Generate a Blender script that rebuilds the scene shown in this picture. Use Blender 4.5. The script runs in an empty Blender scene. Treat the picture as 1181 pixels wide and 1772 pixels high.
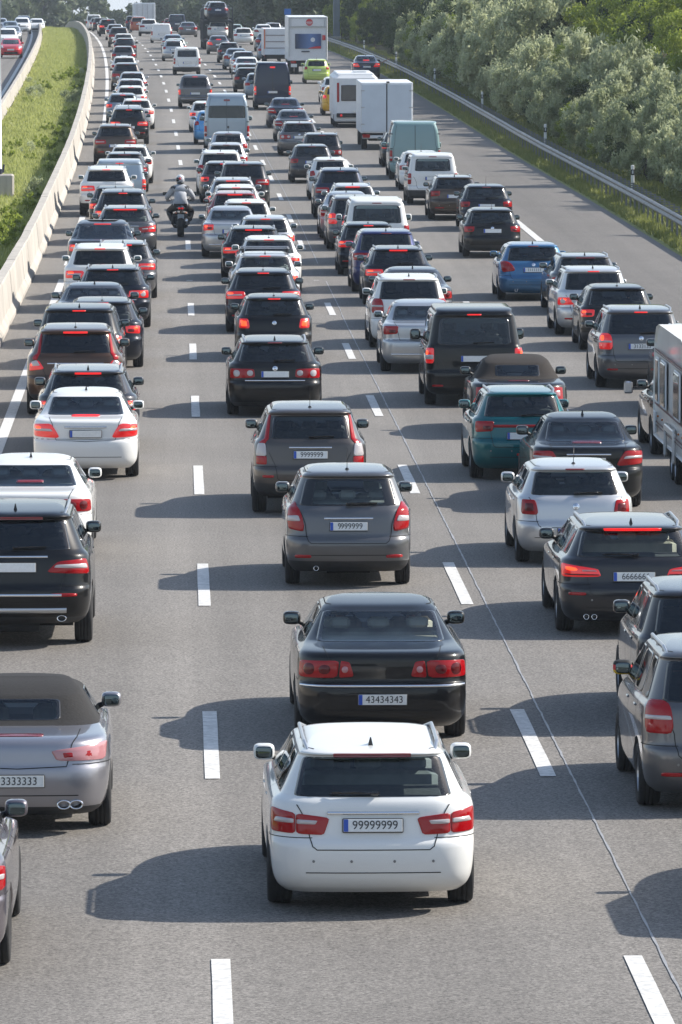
import bpy, math, random
import numpy as np
from math import sin, cos, pi, radians
from mathutils import Vector, Matrix
random.seed(7); rng = np.random.default_rng(11)
D = bpy.data
S = bpy.context.scene
COL = S.collection

# ------------------------------------------------------------------ camera, world, sun, exposure
CAM_H = 8.24
cam = D.cameras.new('camera'); camo = D.objects.new('camera', cam); COL.objects.link(camo)
camo.location = (0, 0, CAM_H)
cam.sensor_fit = 'VERTICAL'; cam.sensor_height = 36.0; cam.lens = 36.0 * 10829 / 1772
camo.rotation_euler = (radians(90 - 4.836), 0, -math.atan(285.5 / 10829))
cam.clip_start = 1.0; cam.clip_end = 9000
S.camera = camo
SUN_EL, SUN_AZ = radians(36.4), math.atan2(1.0, 0.27)      # azimuth measured from +Y towards +X
w = D.worlds.new('World'); S.world = w; w.use_nodes = True
nt = w.node_tree
sky = nt.nodes.new('ShaderNodeTexSky'); sky.sky_type = 'NISHITA'; sky.sun_disc = False
sky.sun_elevation = SUN_EL; sky.sun_rotation = SUN_AZ; sky.air_density = 1.1; sky.dust_density = 1.0; sky.ozone_density = 1.0
bg = nt.nodes['Background']; bg.inputs[1].default_value = 0.135
tcw = nt.nodes.new('ShaderNodeTexCoord'); sxw = nt.nodes.new('ShaderNodeSeparateXYZ'); rw_ = nt.nodes.new('ShaderNodeMapRange')      # thin bright summer haze, whiter towards the horizon
rw_.inputs[1].default_value = 0.0; rw_.inputs[2].default_value = .55; rw_.inputs[3].default_value = .75; rw_.inputs[4].default_value = .05
hz = nt.nodes.new('ShaderNodeMix'); hz.data_type = 'RGBA'; hz.inputs[7].default_value = (4.6, 5.2, 6.0, 1)
nt.links.new(tcw.outputs['Generated'], sxw.inputs[0]); nt.links.new(sxw.outputs[2], rw_.inputs[0]); nt.links.new(rw_.outputs[0], hz.inputs[0])
nt.links.new(sky.outputs[0], hz.inputs[6]); nt.links.new(hz.outputs[2], bg.inputs[0])
sun = D.lights.new('sun', 'SUN'); suno = D.objects.new('sun', sun); COL.objects.link(suno)
sun.energy = 5.0; sun.angle = radians(0.55); sun.color = (1.0, 0.945, 0.86)
sd = Vector((sin(SUN_AZ) * cos(SUN_EL), cos(SUN_AZ) * cos(SUN_EL), sin(SUN_EL)))
suno.rotation_euler = (-sd).to_track_quat('-Z', 'Y').to_euler()
S.view_settings.view_transform = 'Standard'; S.view_settings.look = 'None'
S.view_settings.exposure = 0.50; S.view_settings.gamma = 1.0; S.view_settings.use_curve_mapping = False
S.render.engine = 'CYCLES'
S.cycles.max_bounces = 8; S.cycles.transparent_max_bounces = 12; S.cycles.use_denoising = True
S.cycles.volume_bounces = 0; S.cycles.caustics_reflective = False; S.cycles.caustics_refractive = False

# ------------------------------------------------------------------ the lie of the land
GY = [0, 176, 194, 212, 266, 284, 302, 320, 338, 356, 374, 392, 410, 428, 446, 464, 482, 500, 518, 536, 600, 650, 700, 760, 850, 1000, 1400, 3000]
GV = [0, .05, .16, .30, .64, .80, 1.0, 1.2, 1.41, 1.6, 1.8, 1.98, 2.15, 2.3, 2.43, 2.56, 2.67, 2.75, 2.82, 2.90, 3.03, 3.08, 2.92, 2.45, .6, -3.5, -16, -60]
def gh(y): return float(np.interp(y, GY, GV))
def cx(y): return -2.55e-5 * max(0.0, min(y, 1000) - 180) ** 2 - (0.0418 * (y - 1000) if y > 1000 else 0)
def heading(y): return math.atan(5.1e-5 * max(0.0, min(y, 1000) - 180))   # the road bends left

# ------------------------------------------------------------------ helpers
def mesh(name, verts, faces, mats=(), midx=None, smooth=True):
    m = D.meshes.new(name); m.from_pydata([tuple(map(float, v)) for v in verts], [], [tuple(int(i) for i in f) for f in faces])
    for a in mats: m.materials.append(a)
    if midx is not None: m.polygons.foreach_set('material_index', np.array(midx, dtype=np.int32))
    if smooth: m.polygons.foreach_set('use_smooth', np.ones(len(m.polygons), dtype=bool))
    m.update(); return m
def obj(name, data, parent=None, loc=(0, 0, 0), rot=(0, 0, 0), scale=None):
    o = D.objects.new(name, data); COL.objects.link(o); o.parent = parent; o.location = loc; o.rotation_euler = rot
    if scale is not None: o.scale = scale
    return o
def tag(o, label=None, cat=None, group=None, kind=None):
    if label: o['label'] = label
    if cat: o['category'] = cat
    if group: o['group'] = group
    if kind: o['kind'] = kind
    return o
class MB:                                   # collects boxes, tubes and lathes into one mesh
    def __init__(s): s.v = []; s.f = []; s.m = []
    def add(s, v, f, mi=0):
        n = len(s.v); s.v += [tuple(map(float, p)) for p in v]; s.f += [tuple(n + i for i in q) for q in f]; s.m += [mi] * len(f)
    def box(s, c, d, mi=0, rz=0, rx=0, bev=0.0, taper=1.0):
        hx, hy, hz = d[0] / 2, d[1] / 2, d[2] / 2
        P = []
        if bev > 0:
            b = min(bev, hx * .9, hy * .9, hz * .9); lv = [(-hz, b), (-hz + b, 0), (hz - b, 0), (hz, b)]
            for z, k in lv:
                tp = taper if z > 0 else 1
                X, Y = (hx - k) * tp, (hy - k) * tp
                P += [(-X + b, -Y, z), (X - b, -Y, z), (X, -Y + b, z), (X, Y - b, z), (X - b, Y, z), (-X + b, Y, z), (-X, Y - b, z), (-X, -Y + b, z)]
            F = [tuple(range(7, -1, -1)), tuple(range(24, 32))]
            for l in range(3):
                for k in range(8): F.append((l * 8 + k, l * 8 + (k + 1) % 8, l * 8 + 8 + (k + 1) % 8, l * 8 + 8 + k))
        else:
            for z in (-hz, hz):
                tp = taper if z > 0 else 1
                P += [(-hx * tp, -hy * tp, z), (hx * tp, -hy * tp, z), (hx * tp, hy * tp, z), (-hx * tp, hy * tp, z)]
            F = [(3, 2, 1, 0), (4, 5, 6, 7), (0, 1, 5, 4), (1, 2, 6, 5), (2, 3, 7, 6), (3, 0, 4, 7)]
        cr, sr, cz, sz = cos(rx), sin(rx), cos(rz), sin(rz)
        Q = []
        for x, y, z in P:
            y, z = y * cr - z * sr, y * sr + z * cr
            x, y = x * cz - y * sz, x * sz + y * cz
            Q.append((x + c[0], y + c[1], z + c[2]))
        s.add(Q, F, mi); return s
    def tube(s, pts, r, n=8, mi=0, cap=True):
        pts = [Vector(p) for p in pts]; V = []; F = []
        rs = r if isinstance(r, (list, tuple)) else [r] * len(pts)
        up = Vector((0, 0, 1))
        for i, p in enumerate(pts):
            d = (pts[min(i + 1, len(pts) - 1)] - pts[max(i - 1, 0)]).normalized()
            a = d.cross(up)
            if a.length < .05: a = d.cross(Vector((1, 0, 0)))
            a.normalize(); b = d.cross(a)
            for k in range(n):
                t = 2 * pi * k / n; V.append(p + (a * cos(t) + b * sin(t)) * rs[i])
        for i in range(len(pts) - 1):
            for k in range(n): F.append((i * n + k, i * n + (k + 1) % n, (i + 1) * n + (k + 1) % n, (i + 1) * n + k))
        if cap: F += [tuple(range(n)), tuple(range((len(pts) - 1) * n + n - 1, (len(pts) - 1) * n - 1, -1))]
        s.add(V, F, mi); return s
    def lathe(s, prof, n=24, mi=0, axis='x', c=(0, 0, 0), closed=False):   # prof: (radius, along)
        V = []; F = []; m = len(prof)
        for k in range(n):
            t = 2 * pi * k / n
            for r, a in prof:
                p = (a, r * cos(t), r * sin(t)) if axis == 'x' else (r * cos(t), r * sin(t), a) if axis == 'z' else (r * sin(t), a, r * cos(t))
                V.append((p[0] + c[0], p[1] + c[1], p[2] + c[2]))
        for k in range(n):
            for i in range(m if closed else m - 1): F.append((k * m + i, k * m + (i + 1) % m, ((k + 1) % n) * m + (i + 1) % m, ((k + 1) % n) * m + i))
        s.add(V, F, mi); return s
    def ell(s, c, r, mi=0, nu=16, nv=10, e=1.0):                           # (super)ellipsoid
        V = []; F = []
        pw = lambda a: math.copysign(abs(a) ** e, a)
        for i in range(nv + 1):
            ph = -pi / 2 + pi * i / nv
            for k in range(nu):
                t = 2 * pi * k / nu
                V.append((c[0] + r[0] * pw(cos(ph)) * pw(cos(t)), c[1] + r[1] * pw(cos(ph)) * pw(sin(t)), c[2] + r[2] * pw(sin(ph))))
        for i in range(nv):
            for k in range(nu): F.append((i * nu + k, i * nu + (k + 1) % nu, (i + 1) * nu + (k + 1) % nu, (i + 1) * nu + k))
        s.add(V, F, mi); return s
    def mesh(s, name, mats, smooth=False): return mesh(name, s.v, s.f, mats, s.m, smooth)

# ------------------------------------------------------------------ materials
def newmat(name):
    m = D.materials.new(name); m.use_nodes = True; return m, m.node_tree, m.node_tree.nodes['Principled BSDF']
def N(nt, typ, **kw):
    n = nt.nodes.new(typ)
    for k, v in kw.items():
        if k.startswith('i_'): n.inputs[int(k[2:]) if k[2:].isdigit() else k[2:].replace('_', ' ')].default_value = v
        else: setattr(n, k, v)
    return n
def simple(name, col, rough=.5, metal=0.0, coat=0.0, spec=.5, emit=None, es=0.0, var=0.0, scale=6.0, bump=0.0):
    m, nt, b = newmat(name)
    b.inputs['Base Color'].default_value = (*col, 1); b.inputs['Roughness'].default_value = rough; b.inputs['Metallic'].default_value = metal
    b.inputs['Coat Weight'].default_value = coat; b.inputs['Coat Roughness'].default_value = .04; b.inputs['Specular IOR Level'].default_value = spec
    if emit: b.inputs['Emission Color'].default_value = (*emit, 1); b.inputs['Emission Strength'].default_value = es
    if var > 0 or bump > 0:
        tc = N(nt, 'ShaderNodeTexCoord'); no = N(nt, 'ShaderNodeTexNoise'); no.inputs['Scale'].default_value = scale; no.inputs['Detail'].default_value = 5
        nt.links.new(tc.outputs['Object'], no.inputs['Vector'])
        if var > 0:
            mr = N(nt, 'ShaderNodeMapRange'); mr.inputs[1].default_value = .3; mr.inputs[2].default_value = .7; mr.inputs[3].default_value = 1 - var; mr.inputs[4].default_value = 1 + var
            nt.links.new(no.outputs[0], mr.inputs[0])
            vm = N(nt, 'ShaderNodeVectorMath', operation='SCALE'); vm.inputs[0].default_value = col
            nt.links.new(mr.outputs[0], vm.inputs['Scale']); nt.links.new(vm.outputs[0], b.inputs['Base Color'])
        if bump > 0:
            bp = N(nt, 'ShaderNodeBump'); bp.inputs['Strength'].default_value = bump; bp.inputs['Distance'].default_value = .02
            nt.links.new(no.outputs[0], bp.inputs['Height']); nt.links.new(bp.outputs[0], b.inputs['Normal'])
    return m
PAINTS = {}
def paint(col, metal=0.0, rough=.35):
    key = (tuple(round(c, 3) for c in col), metal)
    if key in PAINTS: return PAINTS[key]
    m, nt, b = newmat('car_paint')
    # road film: a little dust, more of it low on the body
    tc = N(nt, 'ShaderNodeTexCoord'); sp = N(nt, 'ShaderNodeSeparateXYZ'); nt.links.new(tc.outputs['Object'], sp.inputs[0])
    no = N(nt, 'ShaderNodeTexNoise'); no.inputs['Scale'].default_value = 3.5; no.inputs['Detail'].default_value = 6; nt.links.new(tc.outputs['Object'], no.inputs['Vector'])
    lo = N(nt, 'ShaderNodeMapRange'); lo.inputs[1].default_value = .75; lo.inputs[2].default_value = .2; lo.inputs[3].default_value = .0; lo.inputs[4].default_value = .10
    nt.links.new(sp.outputs[2], lo.inputs[0])
    mu = N(nt, 'ShaderNodeMath', operation='MULTIPLY'); nt.links.new(no.outputs[0], mu.inputs[0]); nt.links.new(lo.outputs[0], mu.inputs[1])
    mx = N(nt, 'ShaderNodeMix', data_type='RGBA'); mx.inputs[6].default_value = (*col, 1); mx.inputs[7].default_value = (.20, .18, .155, 1)
    nt.links.new(mu.outputs[0], mx.inputs[0]); nt.links.new(mx.outputs[2], b.inputs['Base Color'])
    ad = N(nt, 'ShaderNodeMath', operation='MULTIPLY_ADD'); ad.inputs[1].default_value = .8; ad.inputs[2].default_value = rough
    nt.links.new(mu.outputs[0], ad.inputs[0]); nt.links.new(ad.outputs[0], b.inputs['Roughness'])
    b.inputs['Metallic'].default_value = metal; b.inputs['Coat Weight'].default_value = 1.0 if max(col) > .02 else .8; b.inputs['Coat IOR'].default_value = 1.42; b.inputs['Specular IOR Level'].default_value = .12
    cr = N(nt, 'ShaderNodeMath', operation='MULTIPLY_ADD'); cr.inputs[1].default_value = .35; cr.inputs[2].default_value = .035
    nt.links.new(mu.outputs[0], cr.inputs[0]); nt.links.new(cr.outputs[0], b.inputs['Coat Roughness'])
    PAINTS[key] = m; return m
M_tyre = simple('tyre_rubber', (.018, .018, .019), .85, var=.35, scale=12, bump=.3)
M_rim = simple('alloy_rim', (.45, .45, .46), .32, .9)
M_plastic = simple('black_plastic', (.022, .022, .024), .55, var=.25, scale=9)
M_under = simple('underbody', (.012, .012, .013), .9)
M_chrome = simple('chrome', (.75, .76, .78), .12, 1.0)
M_frit = simple('window_surround', (.008, .008, .009), .12, coat=.6)
M_lampred = simple('red_lens', (.33, .003, .006), .16, coat=.5, spec=.2)
M_lampdark = simple('dark_red_lens', (.10, .003, .005), .16, coat=.5, spec=.2)
M_lampclear = simple('clear_lens', (.46, .42, .42), .15, coat=1.0)
M_lamppink = simple('pale_red_lens', (.45, .20, .21), .18, coat=1.0)
M_lit = simple('lit_brake_lens', (.42, .008, .010), .2, coat=1.0, emit=(1.0, .010, .008), es=.26)
M_hot = simple('lit_bulb_lens', (.6, .06, .02), .3, emit=(1.0, .07, .015), es=1.6)
M_stop = simple('stop_strip_off', (.20, .01, .014), .2, coat=1.0)
M_stoplit = simple('stop_strip_lit', (.6, .02, .02), .3, emit=(1.0, .015, .010), es=.48)
M_plate = simple('number_plate', (.72, .73, .72), .35, var=.06, scale=30)
M_plateblue = simple('plate_blue_band', (.01, .07, .42), .35)
M_ink = simple('plate_ink', (.02, .02, .025), .5)
M_seam = simple('panel_gap', (.006, .006, .006), .9)
M_seat = simple('seat_cloth', (.07, .072, .08), .85, var=.3, scale=20)
M_beige = simple('beige_leather', (.55, .49, .40), .6, var=.15)
M_greyseat = simple('grey_leather', (.30, .31, .32), .6, var=.15)
M_dash = simple('dashboard', (.06, .06, .065), .7)
M_mirglass = simple('mirror_glass', (.09, .115, .125), .04, 1.0)
M_sensor = simple('sensor_grey', (.20, .20, .20), .4)
M_silver = simple('satin_rail', (.50, .51, .53), .3, .85)
M_fabric = simple('soft_top_cloth', (.014, .013, .013), .9, var=.25, scale=40, bump=.2)
M_fabric2 = simple('brown_soft_top_cloth', (.020, .015, .012), .9, var=.25, scale=40, bump=.2)
def glassmat(name, tint, refl=(.9, .95, 1.0)):
    m, nt, b = newmat(name); nt.nodes.remove(b)
    tr = N(nt, 'ShaderNodeBsdfTransparent'); tr.inputs[0].default_value = (*tint, 1)
    gl = N(nt, 'ShaderNodeBsdfGlossy'); gl.inputs['Roughness'].default_value = .03; gl.inputs[0].default_value = (*refl, 1)
    fr = N(nt, 'ShaderNodeFresnel'); fr.inputs[0].default_value = 1.5
    ma = N(nt, 'ShaderNodeMath', operation='MULTIPLY_ADD'); ma.inputs[1].default_value = 1.0; ma.inputs[2].default_value = .015
    mx = N(nt, 'ShaderNodeMixShader'); out = nt.nodes['Material Output']
    nt.links.new(fr.outputs[0], ma.inputs[0]); nt.links.new(ma.outputs[0], mx.inputs[0])
    nt.links.new(tr.outputs[0], mx.inputs[1]); nt.links.new(gl.outputs[0], mx.inputs[2]); nt.links.new(mx.outputs[0], out.inputs[0])
    return m
M_glass = glassmat('clear_car_glass', (.86, .93, .91))
M_glassmid = glassmat('tinted_car_glass', (.66, .74, .72))
M_privacy = glassmat('privacy_glass', (.13, .145, .15))
# ------------------------------------------------------------------ car bodies: stacked plan outlines, skinned
def slopes(X, Yv):
    h = np.diff(X); d = np.diff(Yv, axis=0) / h[:, None]; m = np.zeros_like(Yv)
    m[0] = d[0]; m[-1] = d[-1]
    for i in range(1, len(X) - 1):
        ok = d[i - 1] * d[i] > 0
        with np.errstate(divide='ignore', invalid='ignore'):
            hm = 2 * d[i - 1] * d[i] / (d[i - 1] + d[i])
        m[i] = np.where(ok, hm, 0)
    return m
class Shell:
    # ring: (z rear, z front, y rear, y front, half width, rear corner radius, front corner radius)
    def __init__(s, rings, W, L, H, tb, tt, bow=.05, bowf=.14, tap=(.05, .09)):
        R = np.array(rings, float); R[-3:, 4] *= [1.14, 1.55, 3.6]; w0 = R[:, 4].max(); l0 = R[:, 3].max(); h0 = R[:, 0].max()
        R[:, 0:2] *= H / h0; R[:, 2:4] *= L / l0; R[:, 4] *= W / 2 / w0
        s.R = R; s.n = len(R); s.tb = tb; s.tt = tt; s.bow = bow; s.bowf = bowf; s.tap = tap
        s.X = np.arange(s.n, dtype=float); s.M = slopes(s.X, R); s.L = L; s.W = W; s.H = H; s.k = dict(z=H / h0, y=L / l0, x=W / 2 / w0)
    def ring(s, t):
        t = np.clip(np.atleast_1d(np.asarray(t, float)), 0, s.n - 1.0001); i = t.astype(int); u = (t - i)[:, None]
        a, b, ma, mb = s.R[i], s.R[i + 1], s.M[i], s.M[i + 1]
        return a * (2 * u**3 - 3 * u**2 + 1) + ma * (u**3 - 2 * u**2 + u) + b * (-2 * u**3 + 3 * u**2) + mb * (u**3 - u**2)
    def dims(s, t):
        r = s.ring(t); hw, rr, rf = r[:, 4], np.minimum(r[:, 5], r[:, 4] * .9), np.minimum(r[:, 6], r[:, 4] * .9)
        y0 = r[:, 2] + s.bow + rr; y1 = np.maximum(r[:, 3] - s.bowf - rf, y0 + .02)
        a = hw - rr; c = pi / 2 * rr; cf = pi / 2 * rf; af = hw - rf
        return r, a, c, y0, y1, cf, af
    def total(s, t):
        r, a, c, y0, y1, cf, af = s.dims(t); return a + c + (y1 - y0) + cf + af
    def P(s, t, q):
        t = np.atleast_1d(np.asarray(t, float)); q = np.atleast_1d(np.asarray(q, float)); t, q = np.broadcast_arrays(t, q)
        r, a, c, y0, y1, cf, af = s.dims(t); sg = np.sign(q); sg[sg == 0] = 1; q = np.abs(q)
        zr, zf, yr, yf, hw, rr, rf = r.T; rr = np.minimum(rr, hw * .9); rf = np.minimum(rf, hw * .9)
        ls = y1 - y0; Lt = a + c + ls + cf + af
        x = np.zeros_like(q); y = np.zeros_like(q)
        k = q <= a; x[k] = q[k]; y[k] = (yr + s.bow * (q / hw)**2)[k]
        k = (q > a) & (q <= a + c); ph = (q - a) / c * pi / 2; xx = a + rr * np.sin(ph); yy = yr + s.bow * (xx / hw)**2 + rr * (1 - np.cos(ph)); x[k] = xx[k]; y[k] = yy[k]
        k = (q > a + c) & (q <= a + c + ls); x[k] = hw[k]; y[k] = (y0 + (q - a - c))[k]
        k = (q > a + c + ls) & (q <= a + c + ls + cf); ph = (q - a - c - ls) / cf * pi / 2; xx = af + rf * np.cos(ph); yy = y1 + rf * np.sin(ph) + s.bowf * (1 - (xx / hw)**2); x[k] = xx[k]; y[k] = yy[k]
        k = q > a + c + ls + cf; xx = np.maximum(Lt - q, 0); x[k] = xx[k]; y[k] = (y1 + rf + s.bowf * (1 - (xx / hw)**2))[k]
        z = zr + (zf - zr) * np.clip((y - yr) / (yf - yr + 1e-6), 0, 1)
        ym = s.L * .5; hl = s.L * .5
        x = x * (1 - s.tap[0] * np.clip((ym - y) / hl, 0, 1)**2.5 - s.tap[1] * np.clip((y - ym) / hl, 0, 1)**2.5)
        return np.stack([x * sg, y, z], 1)
    def nrm(s, t, q):
        e = .01; t = np.atleast_1d(np.asarray(t, float)); q = np.atleast_1d(np.asarray(q, float)); t, q = np.broadcast_arrays(t, q)
        a = s.P(t, q + e) - s.P(t, q - e); b = s.P(t + e, q) - s.P(t - e, q); n = np.cross(a, b); n /= np.linalg.norm(n, axis=1)[:, None] + 1e-12
        p = s.P(t, q); out = p - np.array([0, s.L / 2, s.H * .45]); f = np.sign((n * out * [1, .4, 1]).sum(1)); return n * f[:, None]
    def tz(s, z):                                   # ring parameter whose rear height is z
        zz = np.linspace(0, s.n - 1.001, 400); return np.interp(z, s.ring(zz)[:, 0], zz)
    def sy(s, t, y):                                # arc parameter on the side at distance y from the tail
        r, a, c, y0, y1, cf, af = s.dims(t); return a + c + (np.asarray(y) - y0)
def shell_mesh(sh, name, wins_side, rw, ws, mats, clad_z=None, arches=(), t0=0.0, t1=None, nsub=3, spoiler_mat=None, cap=True):
    """skin of the body between ring t0 and t1, with holes behind the glass"""
    t1 = sh.n - 1.0 if t1 is None else t1; tb, tt = sh.tb, sh.tt
    span = tt - tb
    def hole(v0, v1, k=.88): c, h = (v0 + v1) / 2, (v1 - v0) / 2 * k; return tb + (c - h) * span, tb + (c + h) * span
    spec = []
    if wins_side: spec.append(('s', *hole(wins_side['v'][0], wins_side['v'][1])))
    if rw: spec.append(('r', *hole(rw[2], rw[3], .93)))
    if ws: spec.append(('w', *hole(.04, .95)))
    T = set()
    for i in range(int(t0), int(math.ceil(t1))):
        n = 7 if i == tb else nsub
        for k in range(n): T.add(round(i + k / n, 5))
    T.add(round(t1, 5)); T.add(float(t0))
    T = [t for t in sorted(T) if t0 <= t <= t1]
    for sp in spec:
        for e in sp[1:]:
            T = [t for t in T if abs(t - e) > .05 or t in (t0, t1)]; T.append(round(e, 5))
    T = sorted(t for t in set(T) if t0 <= t <= t1)
    rows = []
    # anchors
    quads = wins_side['q'] if wins_side else []
    def edges(t):
        v = min(max((t - tb) / span, 0), 1)
        E = []
        for (b0, b1, u0, u1) in quads:
            l = (b0 + (u0 - b0) * v) * sh.k['y']; r = (b1 + (u1 - b1) * v) * sh.k['y']; c, h = (l + r) / 2, (r - l) / 2 * .88; E += [c - h, c + h]
        return v, E
    def anchors(t):
        r, a, c, y0, y1, cf, af = [float(np.ravel(x)[-1]) if i else x for i, x in enumerate(sh.dims(t))]
        v, E = edges(t); tc = min(max(t, tb), tt)
        rc, ac, cc, y0c, y1c, cfc, afc = [float(np.ravel(x)[-1]) if i else x for i, x in enumerate(sh.dims(tc))]
        if tb <= t <= tt: ys = [e for e in E]
        else: ys = [y0 + (e - y0c) / (y1c - y0c) * (y1 - y0) for e in E]
        A = [0.0]
        if rw:
            w_ = (rw[0] + (rw[1] - rw[0]) * v) * .93 * sh.k['x']; wc = w_ / (ac + cc) * (a + c) if not (tb <= t <= tt) else w_
            A.append(wc)
        else: A.append(a * .8)
        A.append(a + c)
        A += [a + c + (y - y0) for y in ys]
        se = a + c + (y1 - y0); A.append(se); St = se + cf + af
        if ws:
            w_ = (ws[0] + (ws[1] - ws[0]) * v) * .88 * sh.k['x']; w_ = w_ if tb <= t <= tt else w_ / (cfc + afc) * (cf + af); A.append(St - w_)
        else: A.append(se + cf)
        A.append(St)
        A = np.array(A)
        for i in range(1, len(A)): A[i] = max(A[i], A[i - 1] + .003)
        if A[-1] > St: A *= St / A[-1]
        return A
    nw = len(quads)
    cnt = [8, 6] + ([4] if not nw else [4] + sum([[6, 2] for _ in quads], [])[:-1] + [6]) + [6, 5]
    cnt = [8, 6] + ([24] if not nw else ([4] + sum([[7, 2] for _ in quads], []))) + [5, 6]
    if nw: cnt[-3] = 5
    seg_ids = []
    for i, n in enumerate(cnt): seg_ids += [i] * n
    V = []
    for t in T:
        A = anchors(t); q = [0.0]
        for i, n in enumerate(cnt):
            for k in range(1, n + 1): q.append(A[i] + (A[i + 1] - A[i]) * k / n)
        q = np.array(q); p = sh.P(np.full(len(q), t), q)
        # wheel arches
        for (yw, zc, Ra) in arches:
            d = p[:, 1] - yw; ins = (np.abs(d) < Ra) & (p[:, 0] > sh.W / 2 - .17)
            za = zc + np.sqrt(np.maximum(Ra**2 - d**2, 0)); up = ins & (p[:, 2] < za); p[up, 2] = za[up]
        V.append(p)
    V = np.array(V); nr, nc, _ = V.shape
    right = V.reshape(-1, 3); left = right * [-1, 1, 1]
    verts = np.concatenate([right, left]); off = nr * nc
    idR = lambda i, j: i * nc + j
    idL = lambda i, j: idR(i, j) if j == 0 or j == nc - 1 else off + i * nc + j
    F = []; MI = []
    for i in range(nr - 1):
        tm = (T[i] + T[i + 1]) / 2
        for j in range(nc - 1):
            sid = seg_ids[j]; skip = False
            for sp in spec:
                if sp[1] - 1e-4 < T[i] and T[i + 1] < sp[2] + 1e-4:
                    if sp[0] == 'r' and sid == 0: skip = True
                    if sp[0] == 'w' and sid == len(cnt) - 1: skip = True
                    if sp[0] == 's' and nw and 3 <= sid < 3 + 2 * nw and (sid - 3) % 2 == 0: skip = True
            if skip: continue
            a, b, c, d = idR(i, j), idR(i, j + 1), idR(i + 1, j + 1), idR(i + 1, j)
            pz = (right[a][2] + right[d][2]) / 2
            mi = 1 if (clad_z is not None and pz < clad_z) else 0
            if np.ptp(right[[a, b, c, d]], axis=0).sum() < 1e-5: continue
            F.append((a, b, c, d)); MI.append(mi)
            F.append((idL(i + 1, j), idL(i + 1, j + 1), idL(i, j + 1), idL(i, j))); MI.append(mi)
    if cap:
        i = nr - 1
        for j in range(nc - 1):
            q = [idR(i, j), idR(i, j + 1), idL(i, j + 1), idL(i, j)]; q = [x for k, x in enumerate(q) if x not in q[:k]]
            if len(q) > 2: F.append(tuple(q)); MI.append(0)
    m = mesh(name, verts, F, mats, MI)
    return m
K_ANG = 32
def squircle(n, k):                              # superellipse sampled evenly along its length
    th = np.linspace(0, 2 * pi, 4001); x = np.sign(np.cos(th)) * np.abs(np.cos(th))**(2 / n); y = np.sign(np.sin(th)) * np.abs(np.sin(th))**(2 / n)
    d = np.concatenate([[0], np.cumsum(np.hypot(np.diff(x), np.diff(y)))]); q = (np.arange(k) + .5) / k * d[-1]
    return np.interp(q, d, x), np.interp(q, d, y)
def patch(sh, name, quad, mats, rho=(0, .4, .7, .86, 1.0), frit_from=None, base=.004, dome=0.0, n=6, skirt=.015, flip=False, nang=K_ANG, tx=None):
    """rounded panel lying on the shell; quad = [(t, s)] BL, BR, TR, TL ; materials: 0 inner, 1 beyond frit_from"""
    cu, sv = squircle(n, nang); pts = []; offs = []
    rl = list(rho[1:]); Q = np.array(quad, float)
    def ev(u, v):
        U = (u + 1) / 2; Vv = (v + 1) / 2
        return (Q[0][None] * ((1 - U) * (1 - Vv))[:, None] + Q[1][None] * (U * (1 - Vv))[:, None] + Q[2][None] * (U * Vv)[:, None] + Q[3][None] * ((1 - U) * Vv)[:, None])
    c = ev(np.array([0.]), np.array([0.])); allq = [c]; allo = [np.array([base + dome])]
    for r in rl: allq.append(ev(cu * r, sv * r)); allo.append(np.full(nang, base + dome * (1 - r**2)))
    if skirt: allq.append(ev(cu, sv)); allo.append(np.full(nang, -skirt))
    A = np.concatenate(allq); O = np.concatenate(allo)
    p = sh.P(A[:, 0], A[:, 1]) + sh.nrm(A[:, 0], A[:, 1]) * O[:, None]
    F = []; MI = []
    nrg = len(rl) + (1 if skirt else 0)
    # orientation
    P0, P1, P2 = p[0], p[1], p[1 + nang // 4]; nn = np.cross(P1 - P0, P2 - P0); flip = nn.dot(sh.nrm(A[0, 0], A[0, 1])[0]) < 0
    def add(f, mi): F.append(tuple(reversed(f)) if flip else f); MI.append(mi)
    for k in range(nang): add((0, 1 + k, 1 + (k + 1) % nang), 0)
    for i in range(nrg - 1):
        rr_ = rl[i + 1] if i + 1 < len(rl) else 9
        mi = 1 if (frit_from is not None and rr_ > frit_from + 1e-6) else 0
        for k in range(nang): add((1 + i * nang + k, 1 + (i + 1) * nang + k, 1 + (i + 1) * nang + (k + 1) % nang, 1 + i * nang + (k + 1) % nang), mi)
    return mesh(name, p, F, mats, MI)
def ribbon(sh, name, pts, width, mat, off=.003, thick=0.0, n=6):
    """thin strip along a polyline [(t, s)] on the shell"""
    A = []
    for (a, b) in zip(pts[:-1], pts[1:]):
        for k in range(n): A.append((a[0] + (b[0] - a[0]) * k / n, a[1] + (b[1] - a[1]) * k / n))
    A.append(pts[-1]); A = np.array(A)
    p = sh.P(A[:, 0], A[:, 1]); nn = sh.nrm(A[:, 0], A[:, 1]); d = np.gradient(p, axis=0); sd_ = np.cross(d, nn); sd_ /= np.linalg.norm(sd_, axis=1)[:, None] + 1e-9
    h = width / 2; o = off + thick
    if thick > 0:
        L4 = [p - sd_ * h + nn * -.004, p - sd_ * h * .8 + nn * o, p + sd_ * h * .8 + nn * o, p + sd_ * h + nn * -.004]
    else: L4 = [p - sd_ * h + nn * o, p + sd_ * h + nn * o]
    m = len(L4); V = np.stack(L4, 1).reshape(-1, 3); F = []
    for i in range(len(A) - 1):
        for k in range(m - 1):
            f = (i * m + k, i * m + k + 1, (i + 1) * m + k + 1, (i + 1) * m + k)
            F.append(f)
    me_v = V
    a, b, c = V[F[0][0]], V[F[0][1]], V[F[0][2]]
    if np.dot(np.cross(b - a, c - a), nn[0]) < 0 and thick == 0: F = [tuple(reversed(f)) for f in F]
    return mesh(name, me_v, F, [mat])
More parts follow.
